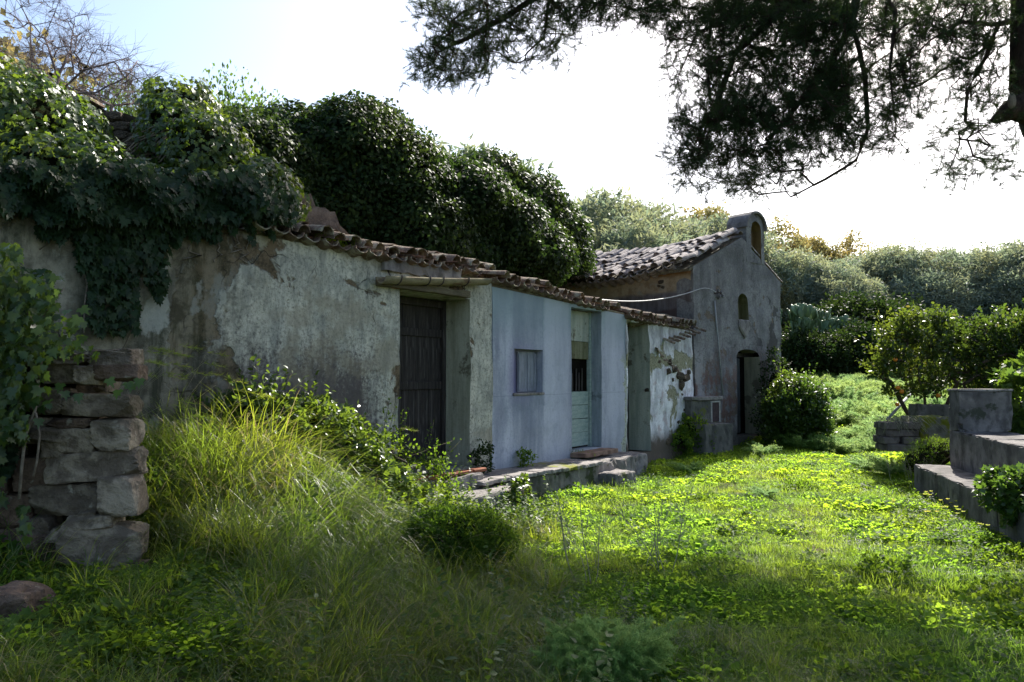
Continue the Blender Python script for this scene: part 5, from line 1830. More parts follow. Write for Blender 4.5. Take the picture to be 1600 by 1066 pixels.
# dark hedge with ells
def shrub(name, lab, cat, ells, ncl, per, rc, lo, hi, m, kind='oval', group=None, core=.7, up=.3, stem=True, shoots=0, sl=.3):
    e0 = ells[0]
    t_ = thing(name, lab, cat, (e0[0], e0[1], H(e0[0], e0[1])), 0, group)
    p_, n_ = clumped_shell(ells, ncl, per, rc, .17, .7, -.9, .3)
    n = len(p_)
    k_ = fnoise(p_[:, 0] * 4 + p_[:, 2] * 3, p_[:, 1] * 4 + p_[:, 2] * 5) * .10 * min(e[3] for e in ells)
    p_ = p_ + n_ * k_[:, None] * 1.5
    ax_ = unit(rdir(n) + n_ * .6 + np.array([0, 0, up])); nn_ = unit(rdir(n) * .8 + np.array([0, 0, 1.]) + n_ * .4)
    obj('foliage', leaf_mesh('foliage', p_, ax_, nn_, RNG.uniform(lo, hi, n), kind), m, t_, kind='stuff', world=True)
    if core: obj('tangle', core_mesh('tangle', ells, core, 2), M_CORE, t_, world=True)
    if shoots: add_shoots(t_, ells, shoots, sl, lo, hi, kind, m, -.1)
    if not stem: return t_
    tg, _ = ellipsoid_surface(ells, 40, .1, .7)
    root = np.array([e0[0], e0[1], H(e0[0], e0[1]) - .05])
    polys, _, _ = grow([[root, root + np.array([.02, 0, .25])]], tg, .08, .15, 0, .004, .5, .05)
    obj('stem', tube('stem', polys, 5), M_BARK, t_, world=True)
    return t_


shrub('hedge', 'dark dense hedge across the clearing left of the citrus', 'hedge', [pxell(1385, 538, 29.5, 56, 54, 1.8), pxell(1320, 542, 29.8, 56, 50, 1.6), pxell(1270, 550, 30, 44, 40, 1.5), pxell(1430, 550, 29, 44, 40, 1.6), pxell(1325, 506, 30.2, 36, 32, 1.4)], 2300, 22, .30, .10, .17, M_HEDGE, 'diamond', None, .88, shoots=60, sl=.7)
shrub('hedge', 'low dark hedge in front of the prickly pears', 'hedge', [pxell(1255, 556, 26.6, 34, 28, 1.0), pxell(1300, 560, 26.8, 36, 28, 1.0), pxell(1345, 552, 27.2, 36, 36, 1.0), pxell(1225, 560, 26.6, 24, 26, .8)], 1300, 22, .24, .08, .14, M_HEDGE, 'diamond', None, .88, shoots=60, sl=.6)
shrub('hedge', 'dark hedge closing the clearing behind the citrus and the end block', 'hedge', [pxell(1480, 562, 28, 60, 42, 1.6), pxell(1550, 562, 27, 70, 46, 1.6), pxell(1630, 560, 27, 70, 48, 1.6)], 1700, 22, .3, .10, .18, M_HEDGE, 'diamond', None, .88, shoots=40, sl=.7)
shrub('round_bush', 'rounded glossy bush growing at the right foot of the chapel front', 'bush', [pxell(1246, 648, 16.6, 36, 36, .55), pxell(1222, 655, 16.5, 24, 32, .4), pxell(1272, 660, 16.4, 22, 26, .4), pxell(1236, 612, 16.8, 24, 22, .35), pxell(1262, 620, 16.6, 20, 20, .3)], 620, 24, .13, .05, .09, M_BUSH, 'oval', None, .55, shoots=90, sl=.45)
shrub('climber', 'leafy climber on the broken plaster beside the chapel corner above the bush', 'climber', [pxell(1212, 610, 17.6, 18, 50, .3), pxell(1205, 655, 17.2, 22, 35, .3)], 120, 18, .1, .05, .08, M_HEDGE, 'oval', None, .6, shoots=25)
shrub('small_bush', 'low green bush at the foot of the white hut beside the trough', 'bush', [pxell(1075, 672, 15.3, 26, 20, .35), pxell(1055, 688, 15.0, 22, 14, .3), pxell(1092, 690, 15.4, 20, 16, .3)], 170, 20, .09, .04, .075, M_WEED, 'oval', None, .6)
shrub('bench_shrub', 'dense fine leaved tuft between the bench end and the stack', 'bush', [pxell(1458, 712, 10.95, 30, 22, .24), pxell(1435, 722, 10.9, 22, 20, .22), pxell(1472, 703, 11.0, 16, 16, .2)], 520, 24, .04, .012, .03, M_WEED, 'narrow', None, .85)
shrub('bench_weed', 'bright leafy weed growing over the lower bench tier at the right edge', 'weed', [pxell(1585, 770, 7.3, 38, 28, .26), pxell(1610, 785, 7.1, 34, 34, .25), pxell(1560, 757, 7.5, 18, 14, .15)], 150, 14, .07, .04, .075, M_BUSH, 'ivy', None, .55)
shrub('bench_vine', 'large leaved vine spilling in at the right edge beside the tyre', 'vine', [pxell(1600, 635, 10.4, 24, 40, .3), pxell(1615, 680, 10.2, 26, 34, .3), pxell(1585, 590, 10.8, 18, 20, .2)], 80, 9, .11, .09, .15, M_BUSH, 'ivy', None, 0)


# citrus trees, looser, upright shoots
def citrus(lab, base_px, Yc, ells, seed, nfruit):
    global RNG
    RNG = np.random.default_rng(seed)
    g = P(base_px, 640, Yc)
    root = np.array([g[0], Yc, H(g[0], Yc)])
    t_ = thing('citrus_tree', lab, 'citrus tree', tuple(root), 0, 'citrus trees behind the bench')
    tg, nn0 = ellipsoid_surface(ells, 420, .16, .35)
    roots = [[root - np.array([0, 0, .1]), root + np.array([.03, .0, .5])]]
    for k in range(6):
        a = k * 1.05
        roots.append([root + np.array([.03, 0, .5]), root + np.array([.35 * math.cos(a), .35 * math.sin(a), 1.0]), root + np.array([.6 * math.cos(a), .6 * math.sin(a), 1.5])])
    polys, tp, td = grow(roots, tg, .06, .14, 0, .0035, .5, .05)
    obj('trunk', tube('trunk', polys, 5), M_BARK, t_, world=True)
    per = 26
    n = len(tp)
    up = unit(td + np.array([0, 0, .8]))
    L_ = RNG.uniform(.15, .42, (n, 1, 1))
    f_ = RNG.random((n, per, 1))
    pos = tp[:, None] + up[:, None] * (f_ * L_ - .1) + RNG.normal(0, .035, (n, per, 3))
    pos = pos.reshape(-1, 3); m_ = len(pos)
    ax_ = unit(rdir(m_) + np.array([0, 0, .4]) + np.repeat(up, per, 0) * .5); nn_ = unit(rdir(m_) + np.array([0, 0, .8]))
    obj('crown', leaf_mesh('crown', pos, ax_, nn_, RNG.uniform(.05, .095, m_), 'oval', rnd=np.clip(f_.reshape(-1) * .5 + RNG.random(m_) * .5, 0, 1)), M_CITRUS, t_, kind='stuff', world=True)
    return t_


cA = citrus('leafy citrus with a few small oranges, left of the two behind the bench block', 1445, 13.6,
            [pxell(1425, 570, 13.4, 48, 48, .6), pxell(1470, 560, 13.6, 45, 58, .6), pxell(1510, 565, 13.8, 40, 55, .6), pxell(1400, 545, 13.4, 26, 28, .4), pxell(1440, 520, 13.4, 34, 28, .4), pxell(1400, 515, 13.4, 20, 20, .3), pxell(1480, 515, 13.6, 24, 22, .3)], 11, 4)
cB = citrus('leafy citrus at the right edge behind the bench, no fruit visible', 1560, 13.0,
            [pxell(1560, 560, 13.0, 46, 55, .6), pxell(1600, 555, 12.8, 48, 60, .7), pxell(1640, 560, 12.6, 50, 60, .7), pxell(1575, 515, 13, 25, 22, .4)], 12, 0)
for px_, py_ in ((1399, 562), (1409, 612), (1402, 632), (1466, 618), (1403, 606)):
    bm = bmesh.new(); bmesh.ops.create_icosphere(bm, subdivisions=2, radius=.038)
    c_ = P(px_, py_, 13.0) - np.array(cA.location)
    obj('orange', bm_mesh('orange', bm, True), M_ORANGE, cA, loc=tuple(c_))
RNG = np.random.default_rng(99)


# ------------------------------------------------------------------ prickly pear
def pad_mesh(seed):
    rnd = random.Random(seed)
    bm = bmesh.new(); bmesh.ops.create_icosphere(bm, subdivisions=2, radius=1)
    for v in bm.verts:
        c = v.co
        w_ = .62 + .38 * (c.z * .5 + .5)
        v.co = Vector((c.x * .115 * w_ * 1.1, c.y * .018, .17 + c.z * .17))
        v.co.y += .012 * math.sin(v.co.x * 20) + .01 * mnoise.noise(v.co * 12)
    me = bm_mesh('pad', bm, True)
    a = me.attributes.new('rnd', 'FLOAT', 'POINT'); a.data.foreach_set('value', [rnd.random()] * len(me.vertices))
    me.materials.append(M_CACT)
    return me


PADS = [pad_mesh(i) for i in range(5)]


def prickly(lab, px_, Y_, hpx, n0, seed):
    rnd = random.Random(seed)
    c = P(px_, 560, Y_); g = H(c[0], Y_)
    t_ = thing('prickly_pear', lab, 'cactus', (c[0], Y_, g), 0, 'prickly pears by the hedge')
    hmax = P(px_, hpx, Y_)[2] - g
    tips = [(Vector((rnd.uniform(-.5, .5), rnd.uniform(-.2, .2), 0)), Euler((rnd.uniform(-.2, .2), rnd.uniform(-.3, .3), rnd.uniform(0, 3)))) for _ in range(n0)]
    cnt = 0
    while tips and cnt < 120:
        p, e = tips.pop(0)
        M_ = e.to_matrix()
        s_ = rnd.uniform(1.15, 1.6)
        obj('pad', rnd.choice(PADS), None, t_, loc=p, rot=e, scale=(s_, s_, s_)); cnt += 1
        end = p + M_ @ Vector((0, 0, .32 * s_))
        if end.z < hmax - .25:
            for _ in range(rnd.choice((1, 1, 2, 2))):
                tips.append((end + M_ @ Vector((rnd.uniform(-.06, .06), 0, -.02)), Euler((e.x * .6 + rnd.uniform(-.35, .35), e.y * .5 + rnd.uniform(-.5, .5), e.z + rnd.uniform(-1.2, 1.2)))))
    return t_


prickly('clump of prickly pear pads nearest the chapel wall', 1245, 27.2, 470, 5, 1)
prickly('widest prickly pear clump, middle of the cactus row', 1285, 27.6, 480, 7, 2)
prickly('tall prickly pear against the top of the dark hedge', 1318, 28.4, 458, 5, 3)


# ------------------------------------------------------------------ bare tree, top left
def bare_tree(lab, root, targets_px, Y, n, roots_px, seed, rtip=.0026):
    global RNG
    RNG = np.random.default_rng(seed)
    px_, py_ = pts_in_px(targets_px, n)
    tg = np.array([P(a, b, Y + RNG.normal(0, .5)) for a, b in zip(px_, py_)])
    roots = [[P(a, b, Y + dy) for a, b, dy in pl] for pl in roots_px]
    base = roots[0][0]
    foot = np.array([base[0], base[1], H(base[0], base[1])])
    roots[0] = [foot] + roots[0]
    t_ = thing('bare_tree', lab, 'bare tree', tuple(foot))
    polys, tp, td = grow(roots, tg, .04, .2, .02, rtip, .46, .05)
    # fine twigs at every tip
    extra = []
    for p, d in zip(tp, td):
        for k in range(5):
            dd = unit(d + RNG.normal(0, .5, 3) + np.array([0, 0, .25])); L_ = RNG.uniform(.12, .38)
            extra.append(([p - d * RNG.uniform(0, .12), p + dd * L_ * .5 + RNG.normal(0, .015, 3), p + dd * L_], [rtip * .8, rtip * .6, rtip * .4]))
    obj('branch', tube('branch', polys, 4), M_BARE, t_, world=True)
    obj('twigs', tube('twigs', extra, 3), M_BARE, t_, kind='stuff', world=True)
    return t_, tp


bt_, tp_ = bare_tree('leafless tree with fine purplish twigs against the sky, top left', None,
                     [(30, 60, 130, 150, 1.5), (40, -10, 110, 90, .9), (100, 20, 150, 130, 1.2), (140, 70, 220, 150, 1.1), (200, 90, 225, 120, .4), (-20, -20, 40, 120, .7), (150, 100, 260, 160, .9)], 11.0, 480,
                     [[(85, 190, 0), (86, 150, 0), (90, 120, 0), (110, 80, .2), (118, 20, .3)], [(86, 150, 0), (130, 110, -.3), (200, 90, -.3)], [(86, 150, 0), (50, 110, .3), (48, 40, .5), (20, -20, .6)],
                      [(86, 150, 0), (150, 145, -.4), (200, 118, -.6), (215, 95, -.6)], [(85, 170, 0), (40, 130, .2), (0, 100, .3), (-30, 60, .3)], [(90, 120, 0), (70, 60, .3), (95, -10, .4)]], 21)
bare_tree('low thicket of bare brown twigs behind the ruined wall', None, [(150, 110, 250, 175, 1), (60, 100, 160, 155, 1), (210, 140, 262, 180, .6), (-20, 90, 60, 150, 1)], 12.5, 190,
          [[(170, 200, 0), (175, 165, 0), (190, 140, 0)], [(175, 165, 0), (120, 140, .2), (60, 125, .3)], [(175, 165, 0), (230, 160, .2)], [(120, 140, .2), (30, 130, .2), (-10, 110, .2)]], 22, .003)
for px_, py_ in ((80, 117), (127, 111), (134, 107)):
    c_ = P(px_, py_, 10.9) - np.array(bt_.location)
    obj('seed_pod', stone_mesh(int(px_), .07, .06, .07, 2, .2, .2), M_CORE, bt_, loc=tuple(c_))
RNG = np.random.default_rng(123)

# ------------------------------------------------------------------ PINE overhead
def pine():
    global RNG
    RNG = np.random.default_rng(31)
    Yt = 9.7
    foot = np.array([P(1800, 700, Yt)[0], Yt, 0.0])
    t_ = thing('pine_tree', 'big overhanging pine with dark needles, its trunk at the upper right edge', 'pine tree', tuple(foot))
    trunk = [foot - np.array([0, 0, .2]), P(1765, 520, Yt), P(1728, 350, Yt), P(1680, 255, Yt), P(1640, 190, Yt), P(1616, 130, Yt), P(1616, 20, Yt), P(1612, -120, Yt + .2), P(1590, -330, Yt + .6), P(1540, -560, Yt + 1)]
    obj('trunk', tube('trunk', [(trunk, [.40, .38, .36, .35, .33, .29, .27, .24, .2, .12])], 14), M_PINEBARK, t_, world=True)
    # the broken stub
    stub = [P(1650, 185, Yt), P(1606, 165, Yt - .05), P(1578, 172, Yt - .1), P(1554, 188, Yt - .12), P(1546, 188, Yt - .12)]
    so_ = obj('branch_stub', tube('branch_stub', [(stub, [.28, .24, .14, .055, .01])], 10), M_PINEBARK, t_, world=True, label='short broken off branch stub on the trunk')
    sc = P(1581, 158, Yt - .42)
    bm = bmesh.new(); bmesh.ops.create_icosphere(bm, subdivisions=2, radius=1)
    for v in bm.verts: v.co = Vector((v.co.x * .05, v.co.y * .05, v.co.z * .11))
    me = bm_mesh('cut_scar', bm, True)
    me.transform(Matrix.Translation(Vector(sc) - Vector(t_.location)))
    obj('cut_scar', me, M_CUT, so_)

    def poly(pl, dy=0.0): return [P(a, b, Yt + c + dy) for a, b, c in pl]
    T = lambda a, b, c=0: (a, b, c)
    roots = [
        poly([(1614, 20, 0), (1590, 30, 0), (1560, 38, -.1), (1500, 34, -.1), (1455, 62, -.2), (1420, 95, -.2)]),
        poly([(1560, 38, -.1), (1540, 90, 0), (1512, 140, .1), (1508, 190, .1)]),
        poly([(1612, -120, .2), (1500, -110, .3), (1350, -60, .6), (1240, 0, .9), (1150, 80, 1.2), (1120, 160, 1.3), (1095, 220, 1.3)]),
        poly([(1350, -60, .6), (1330, 30, .8), (1300, 100, .9), (1250, 160, 1.0), (1200, 220, 1.1)]),
        poly([(1330, 30, .8), (1352, 120, .7), (1356, 200, .7), (1338, 250, .7), (1290, 280, .7), (1235, 308, .7)]),
        poly([(1240, 0, .9), (1100, -20, 1.0), (960, -40, 1.0), (860, -20, .9), (800, 20, .9), (730, 60, .9), (690, 80, .9)]),
        poly([(860, -20, .9), (850, 60, .9), (790, 110, .9)]),
        poly([(1350, -60, .6), (1400, 20, .5), (1390, 110, .4), (1400, 200, .4)]),
        poly([(1240, 0, .9), (1090, 50, 1.2), (1060, 120, 1.2)]),
        poly([(1590, -330, .6), (1450, -330, 1.5), (1300, -260, 2.2), (1150, -200, 2.6)]),
        poly([(1590, -330, .6), (1640, -420, -1.2), (1650, -500, -2.5)]),
        poly([(1612, -120, .2), (1700, -150, .8), (1850, -120, 1.4)]),
        poly([(1540, -560, 1), (1400, -560, 2.2), (1250, -480, 3.0)]),
    ]
    dens = [  # pixel boxes with weights: where the needles hang
        (1100, 0, 1330, 200, 2.9), (1080, 190, 1260, 250, 1.7), (1050, 160, 1180, 290, 1.3), (1150, 230, 1260, 300, 1.1), (1250, 120, 1420, 240, 1.35),
        (1290, 0, 1440, 140, 1.15), (1040, 30, 1120, 150, 1.1), (1040, 0, 1120, 60, 1.2), (1100, 0, 1400, 60, 1.3), (1260, 230, 1330, 262, .8), (1100, 285, 1220, 312, .7),
        (650, 45, 760, 125, 1.3), (680, 0, 900, 60, 1.7), (740, 60, 880, 100, 1.2), (660, 80, 760, 132, .9), (900, 0, 1040, 40, 1.3), (650, 0, 690, 20, .5),
        (1430, -10, 1590, 60, 1.5), (1400, 50, 1560, 120, .85), (1450, 190, 1590, 280, .75), (1380, 120, 1500, 190, .6), (1490, 60, 1580, 190, .6), (1040, 230, 1100, 285, .8), (640, 0, 680, 30, .8), (900, 0, 1050, 25, 1.2)]
    px_, py_ = pts_in_px(dens, 3100)
    dy = RNG.normal(0, .55, len(px_)) + np.interp(px_, [650, 1150, 1400, 1600], [.9, 1.1, .5, 0])
    dy = dy + np.where((px_ > 1040) & (px_ < 1420) & (py_ < 150) & (RNG.random(len(px_)) < .5), RNG.random(len(px_)) * 3.5, 0)
    tg = np.array([P(a, b, Yt + c) for a, b, c in zip(px_, py_, dy)])
    # the part of the crown above the picture, partly added for its shade
    up = []
    for (cx, cy, cY, r_, nn) in ((1300, -170, 11.8, 2.0, 170), (1500, -200, 10.6, 1.8, 110), (1150, -140, 12.4, 1.5, 110), (1000, -110, 11.6, 1.2, 70), (820, -60, 11.4, .8, 50), (1450, -380, 12.0, 2.0, 120), (1650, -300, 9.2, 1.7, 80), (1800, -120, 11.5, 1.5, 60)):
        c = P(cx, cy, cY - .8); q = rdir(nn) * (RNG.random((nn, 1)) ** .4) * np.array([r_ * 1.2, r_, r_ * .45]); up.append(c + q)
    for (cx, cy, cz, r_, nn) in ((2.0, 10.3, 7.5, 1.6, 190), (3.8, 10.8, 8.0, 1.5, 150), (.4, 9.9, 7.3, 1.3, 150), (-.8, 9.6, 7.4, 1.0, 80), (5.2, 12.6, 8.4, 1.7, 260), (4.8, 13.0, 9.0, 1.5, 200), (2.8, 11.2, 8.4, 1.6, 220), (1.2, 11.2, 8.6, 1.5, 200),  # unseen clumps added to keep sun and sky off the foreground
                                 (0, 5, 6.8, 2.0, 150), (2.6, 5.2, 7.0, 2.0, 150), (5.2, 6, 7.2, 2.0, 140), (-2.2, 5, 6.7, 1.7, 130), (.8, 1, 6.6, 2.2, 130), (4, 1.5, 7, 2.2, 130), (-2.4, 1.6, 6.6, 1.9, 110), (7.2, 8.4, 7.4, 1.7, 90)):
        q = rdir(nn) * (RNG.random((nn, 1)) ** .4) * np.array([r_ * 1.1, r_ * .9, r_ * .4]); up.append(np.array([cx, cy, cz]) + q)
    tg = np.concatenate([tg] + up)
    polys, tp, td = grow(roots, tg, .035, .16, -.04, .0038, .42, .10)
    obj('branches', tube('branches', polys, 5), M_PINEBARK, t_, world=True)
    # each tip carries several needle tufts
    per_t = 4
    n = len(tp)
    tt = np.repeat(tp, per_t, 0) + RNG.normal(0, .085, (n * per_t, 3))
    dd = unit(np.repeat(td, per_t, 0) + RNG.normal(0, .42, (n * per_t, 3)) + np.array([0, 0, .12]))
    twigs = [([tp[i // per_t], tt[i] - dd[i] * .02, tt[i] + dd[i] * .06], [.003, .0026, .002]) for i in range(n * per_t)]
    obj('twigs', tube('twigs', twigs, 3), M_PINEBARK, t_, kind='stuff', world=True)
    k = 52
    m_ = len(tt)
    f_ = RNG.random((m_, k, 1))
    nd = unit(dd[:, None] * RNG.uniform(.6, 1.3, (m_, k, 1)) + rdir(m_ * k).reshape(m_, k, 3) * .72)
    pos = tt[:, None] + dd[:, None] * (f_ * .15 - .06)
    pos = pos.reshape(-1, 3); nd = nd.reshape(-1, 3)
    N = len(pos)
    me = leaf_mesh('needles', pos, nd, rdir(N), RNG.uniform(.06, .115, N), 'needle', width=.0036)
    obj('needles', me, M_PINE, t_, kind='stuff', world=True)
    cones = [(800, 10, .9), (1420, 85, -.2), (1500, 98, -.1), (872, 8, .9), (695, 100, .9), (1462, 92, -.1)]
    for i, (a, b, c) in enumerate(cones):
        q = P(a, b, Yt + c) - np.array(t_.location)
        obj('pine_cone', stone_mesh(500 + i, .05, .05, .075, 2, .18, .1), M_PINEBARK, t_, loc=tuple(q), rot=(random.uniform(-1, 1), random.uniform(-1, 1), 0))


pine()
RNG = np.random.default_rng(77)

# ------------------------------------------------------------------ ground cover and grasses (scattered stuff)
def blades(name, n, h0, h1, w, spread, bend, seed, segs=4, stiff=1.0):
    """a tuft of curved blades"""
    rg = np.random.default_rng(seed)
    V = []; Fc = []; R_ = []
    for i in range(n):
        a = rg.uniform(0, 2 * PI); r = spread * rg.random() ** .6
        b = np.array([r * math.cos(a), r * math.sin(a), -.02])
        a2 = a + rg.normal(0, .8)
        L_ = rg.uniform(h0, h1); bd = bend * rg.uniform(.4, 1.3)
        d = np.array([math.cos(a2), math.sin(a2), 0]); sd = np.array([-d[1], d[0], 0])
        base = len(V); ang_ = rg.uniform(.02, .35) ; p = b.copy(); rr = rg.random()
        ww = w * rg.uniform(.7, 1.3)
        for s_ in range(segs + 1):
            f_ = s_ / segs
            wd = ww * (1 - f_ ** 2 * .97) * .5
            if s_ < segs:
                V.append(p - sd * wd); V.append(p + sd * wd); R_ += [rr, rr]
            else:
                V.append(p.copy()); R_.append(rr)
            ang_ += bd / segs * (1 + f_)
            p = p + (d * math.sin(ang_) + np.array([0, 0, 1.]) * math.cos(ang_)) * (L_ / segs)
        for s_ in range(segs - 1):
            q = base + 2 * s_
            Fc.append((q, q + 1, q + 3, q + 2))
        q = base + 2 * (segs - 1)
        Fc.append((q, q + 1, q + 2))
    me = mesh(name, V, Fc)
    at = me.attributes.new('rnd', 'FLOAT', 'POINT'); at.data.foreach_set('value', np.array(R_, np.float32))
    return me


def rosette(name, n, r, h, size, kind, seed, stems=False):
    """low leafy clump"""
    global RNG
    keep = RNG; RNG = np.random.default_rng(seed)
    a = RNG.uniform(0, 2 * PI, n); q = r * RNG.random(n) ** .5
    z = h * (1 - (q / r) ** 2 * .6) * RNG.uniform(.35, 1.0, n)
    pos = np.stack([q * np.cos(a), q * np.sin(a), z], 1)
    ax_ = unit(np.stack([np.cos(a), np.sin(a), RNG.uniform(-.3, .5, n)], 1) + rdir(n) * .6)
    nn_ = unit(np.array([0, 0, 1.])[None] + rdir(n) * .55)
    me = leaf_mesh(name, pos, ax_, nn_, RNG.uniform(size * .65, size * 1.25, n), kind)
    RNG = keep
    return me


def frond_tuft(name, n, L0, h, seed, thread=.05, nthr=46, w=.0016):
    """fennel: feathery arching fronds"""
    rg = np.random.default_rng(seed)
    pos = []; ax_ = []; ss = []
    for i in range(n):
        a = rg.uniform(0, 2 * PI); L_ = L0 * rg.uniform(.6, 1.1); ang_ = rg.uniform(.1, .5); p = np.array([rg.normal(0, .03), rg.normal(0, .03), 0.])
        d = np.array([math.cos(a), math.sin(a), 0])
        for s_ in range(12):
            ang_ += rg.uniform(.04, .16)
            dirn = d * math.sin(ang_) + np.array([0, 0, h]) * math.cos(ang_)
            dirn /= np.linalg.norm(dirn)
            pos.append(p.copy()); ax_.append(dirn); ss.append(L_ / 11)
            f_ = s_ / 11
            if s_ > 2:
                m_ = int(nthr / 9)
                for _ in range(m_):
                    q = dirn * .5 + rg.normal(0, .7, 3); q /= np.linalg.norm(q)
                    pos.append(p + dirn * rg.uniform(0, L_ / 12)); ax_.append(q); ss.append(thread * rg.uniform(.6, 1.4) * (1.25 - f_ * .6) * 1.4)
                    for _ in range(3):
                        q2 = q + rg.normal(0, .5, 3); q2 /= np.linalg.norm(q2)
                        pos.append(p + q * ss[-1] * rg.uniform(.2, .6)); ax_.append(q2); ss.append(thread * rg.uniform(.4, .8))
            p = p + dirn * L_ / 12
    pos = np.array(pos); ax_ = np.array(ax_)
    global RNG
    keep = RNG; RNG = rg
    me = leaf_mesh(name, pos, ax_, rdir(len(pos)), np.array(ss), 'needle', width=w)
    RNG = keep
    return me


def variants(tag_, meshes, m):
    c = bpy.data.collections.new(tag_)
    for i, me in enumerate(meshes):
        if len(me.materials) == 0: me.materials.append(m)
        o = bpy.data.objects.new(f'{tag_}_{i:02d}', me)
        c.objects.link(o)
    return c


def scatter(name, pts, rotz, tilt, scl, coll, nvar, label, cat):
    me = bpy.data.meshes.new(name)
    N = len(pts)
    me.vertices.add(N)
    me.vertices.foreach_set('co', np.asarray(pts, np.float32).reshape(-1))
    r_ = me.attributes.new('rot', 'FLOAT_VECTOR', 'POINT')
    r_.data.foreach_set('vector', np.stack([tilt[:, 0], tilt[:, 1], rotz], 1).astype(np.float32).reshape(-1))
    s_ = me.attributes.new('scl', 'FLOAT', 'POINT'); s_.data.foreach_set('value', np.asarray(scl, np.float32))
    ii = me.attributes.new('idx', 'INT', 'POINT'); ii.data.foreach_set('value', RNG.integers(0, nvar, N).astype(np.int32))
    o = bpy.data.objects.new(name, me); COL.objects.link(o)
    tag(o, label, cat, kind='stuff')
    ng = bpy.data.node_groups.new(name + '_nodes', 'GeometryNodeTree')
    ng.interface.new_socket('Geometry', in_out='INPUT', socket_type='NodeSocketGeometry')
    ng.interface.new_socket('Geometry', in_out='OUTPUT', socket_type='NodeSocketGeometry')
    gi = ng.nodes.new('NodeGroupInput'); go = ng.nodes.new('NodeGroupOutput')
    ip = ng.nodes.new('GeometryNodeInstanceOnPoints')
    ci = ng.nodes.new('GeometryNodeCollectionInfo')
    ci.inputs['Collection'].default_value = coll
    ci.inputs['Separate Children'].default_value = True
    ci.inputs['Reset Children'].default_value = True

    def att(nm, ty):
        q = ng.nodes.new('GeometryNodeInputNamedAttribute'); q.data_type = ty; q.inputs['Name'].default_value = nm
        return q.outputs['Attribute']
    er = ng.nodes.new('FunctionNodeEulerToRotation')
    ng.links.new(att('rot', 'FLOAT_VECTOR'), er.inputs[0])
    ng.links.new(gi.outputs[0], ip.inputs['Points'])
    ng.links.new(ci.outputs[0], ip.inputs['Instance'])
    ip.inputs['Pick Instance'].default_value = True
    ng.links.new(att('idx', 'INT'), ip.inputs['Instance Index'])
    ng.links.new(er.outputs[0], ip.inputs['Rotation'])
    ng.links.new(att('scl', 'FLOAT'), ip.inputs['Scale'])
    ng.links.new(ip.outputs[0], go.inputs[0])
    md_ = o.modifiers.new('scatter', 'NODES'); md_.node_group = ng
    return o


def hut_u(x, y):
    return (x - HUT.o[0]) * HUT.n[0] + (y - HUT.o[1]) * HUT.n[1]


def hut_t(x, y):
    return (x - HUT.o[0]) * HUT.d[0] + (y - HUT.o[1]) * HUT.d[1]


def bench_xy(x, y):
    dx, dy = x - bo[0], y - bo[1]
    return dx * math.cos(BD) - dy * math.sin(BD), dx * math.sin(BD) + dy * math.cos(BD)


def free(x, y, margin=.0):
    """not inside a building, ledge, trough or bench"""
    u = hut_u(x, y); t_ = hut_t(x, y)
    ok = u > .02 + margin
    ok &= ~((u < .66) & (t_ > l0) & (t_ < l1 + .2))
    ok &= ~((u < .55) & (t_ > s0 - .1) & (t_ < s1 + .1))
    ok |= (t_ > 6.9)
    fx_ = (x - CHF.o[0]) * CHF.d[0] + (y - CHF.o[1]) * CHF.d[1]; fu = (x - CHF.o[0]) * CHF.n[0] + (y - CHF.o[1]) * CHF.n[1]
    ok &= ~((fx_ > -.3) & (fx_ < chW) & (fu < 0.02) & (fu > -6))
    ok &= ~((fx_ > bt0) & (fx_ < bt1) & (fu < .75) & (fu > -1))
    bx_, by_ = bench_xy(x, y)
    ok &= ~((bx_ > -.01) & (bx_ < 1.2) & (by_ < .0))
    ok &= ~((x < pc[0] + .5) & (x > pc[0] - 1.2) & (y > PY - .08) & (y < PY + .62))
    return ok


def sample_ground(n, y0, y1, xm=.80, power=1.0, xfun=None):
    """points on the ground in the view, denser near"""
    y = y0 + (y1 - y0) * RNG.random(n) ** power
    x = (RNG.random(n) * 2 - 1) * (y * xm + .4)
    return x, y


# lawn of clover and small leaves
def worn(x, y):
    return fnoise(x * 1.3 + 2, y * .9, 5) + .5 * fnoise(x * 3.3, y * 3.1, 8)


CLOV = variants('clover', [rosette('clover', 80, .14, .07, (.016, .020, .024, .018, .030)[i], ('round', 'round', 'oval', 'diamond', 'round')[i], 200 + i) for i in range(5)], M_CLOVER)
x, y = sample_ground(60000, 3.0, 24, .80, 1.25)
k = free(x, y) & (worn(x, y) < .58) & (x > -1.6 + .0 * y)
# thinner along the trodden line
path = np.abs(x - np.interp(y, [3, 6, 9, 13, 18], [2.6, 3.0, 3.4, 4.2, 6.0])) < .35
k &= ~(path & (RNG.random(len(x)) < .8))
x, y = x[k], y[k]
print('clover', len(x))
n = len(x)
hm = np.clip(.9 + .75 * fnoise(x * 2.1, y * 2.3, 3) * RNG.uniform(.4, 1.4, n), .4, 1.9) * np.interp(y, [3, 10, 20], [.9, 1.0, 1.5])
scatter('clover_lawn', np.stack([x, y, hgt(x, y) - .01], 1), RNG.uniform(0, 6.3, n), RNG.normal(0, .12, (n, 2)), hm, CLOV, 5, 'bright carpet of clover and low weeds covering the clearing', 'clover')
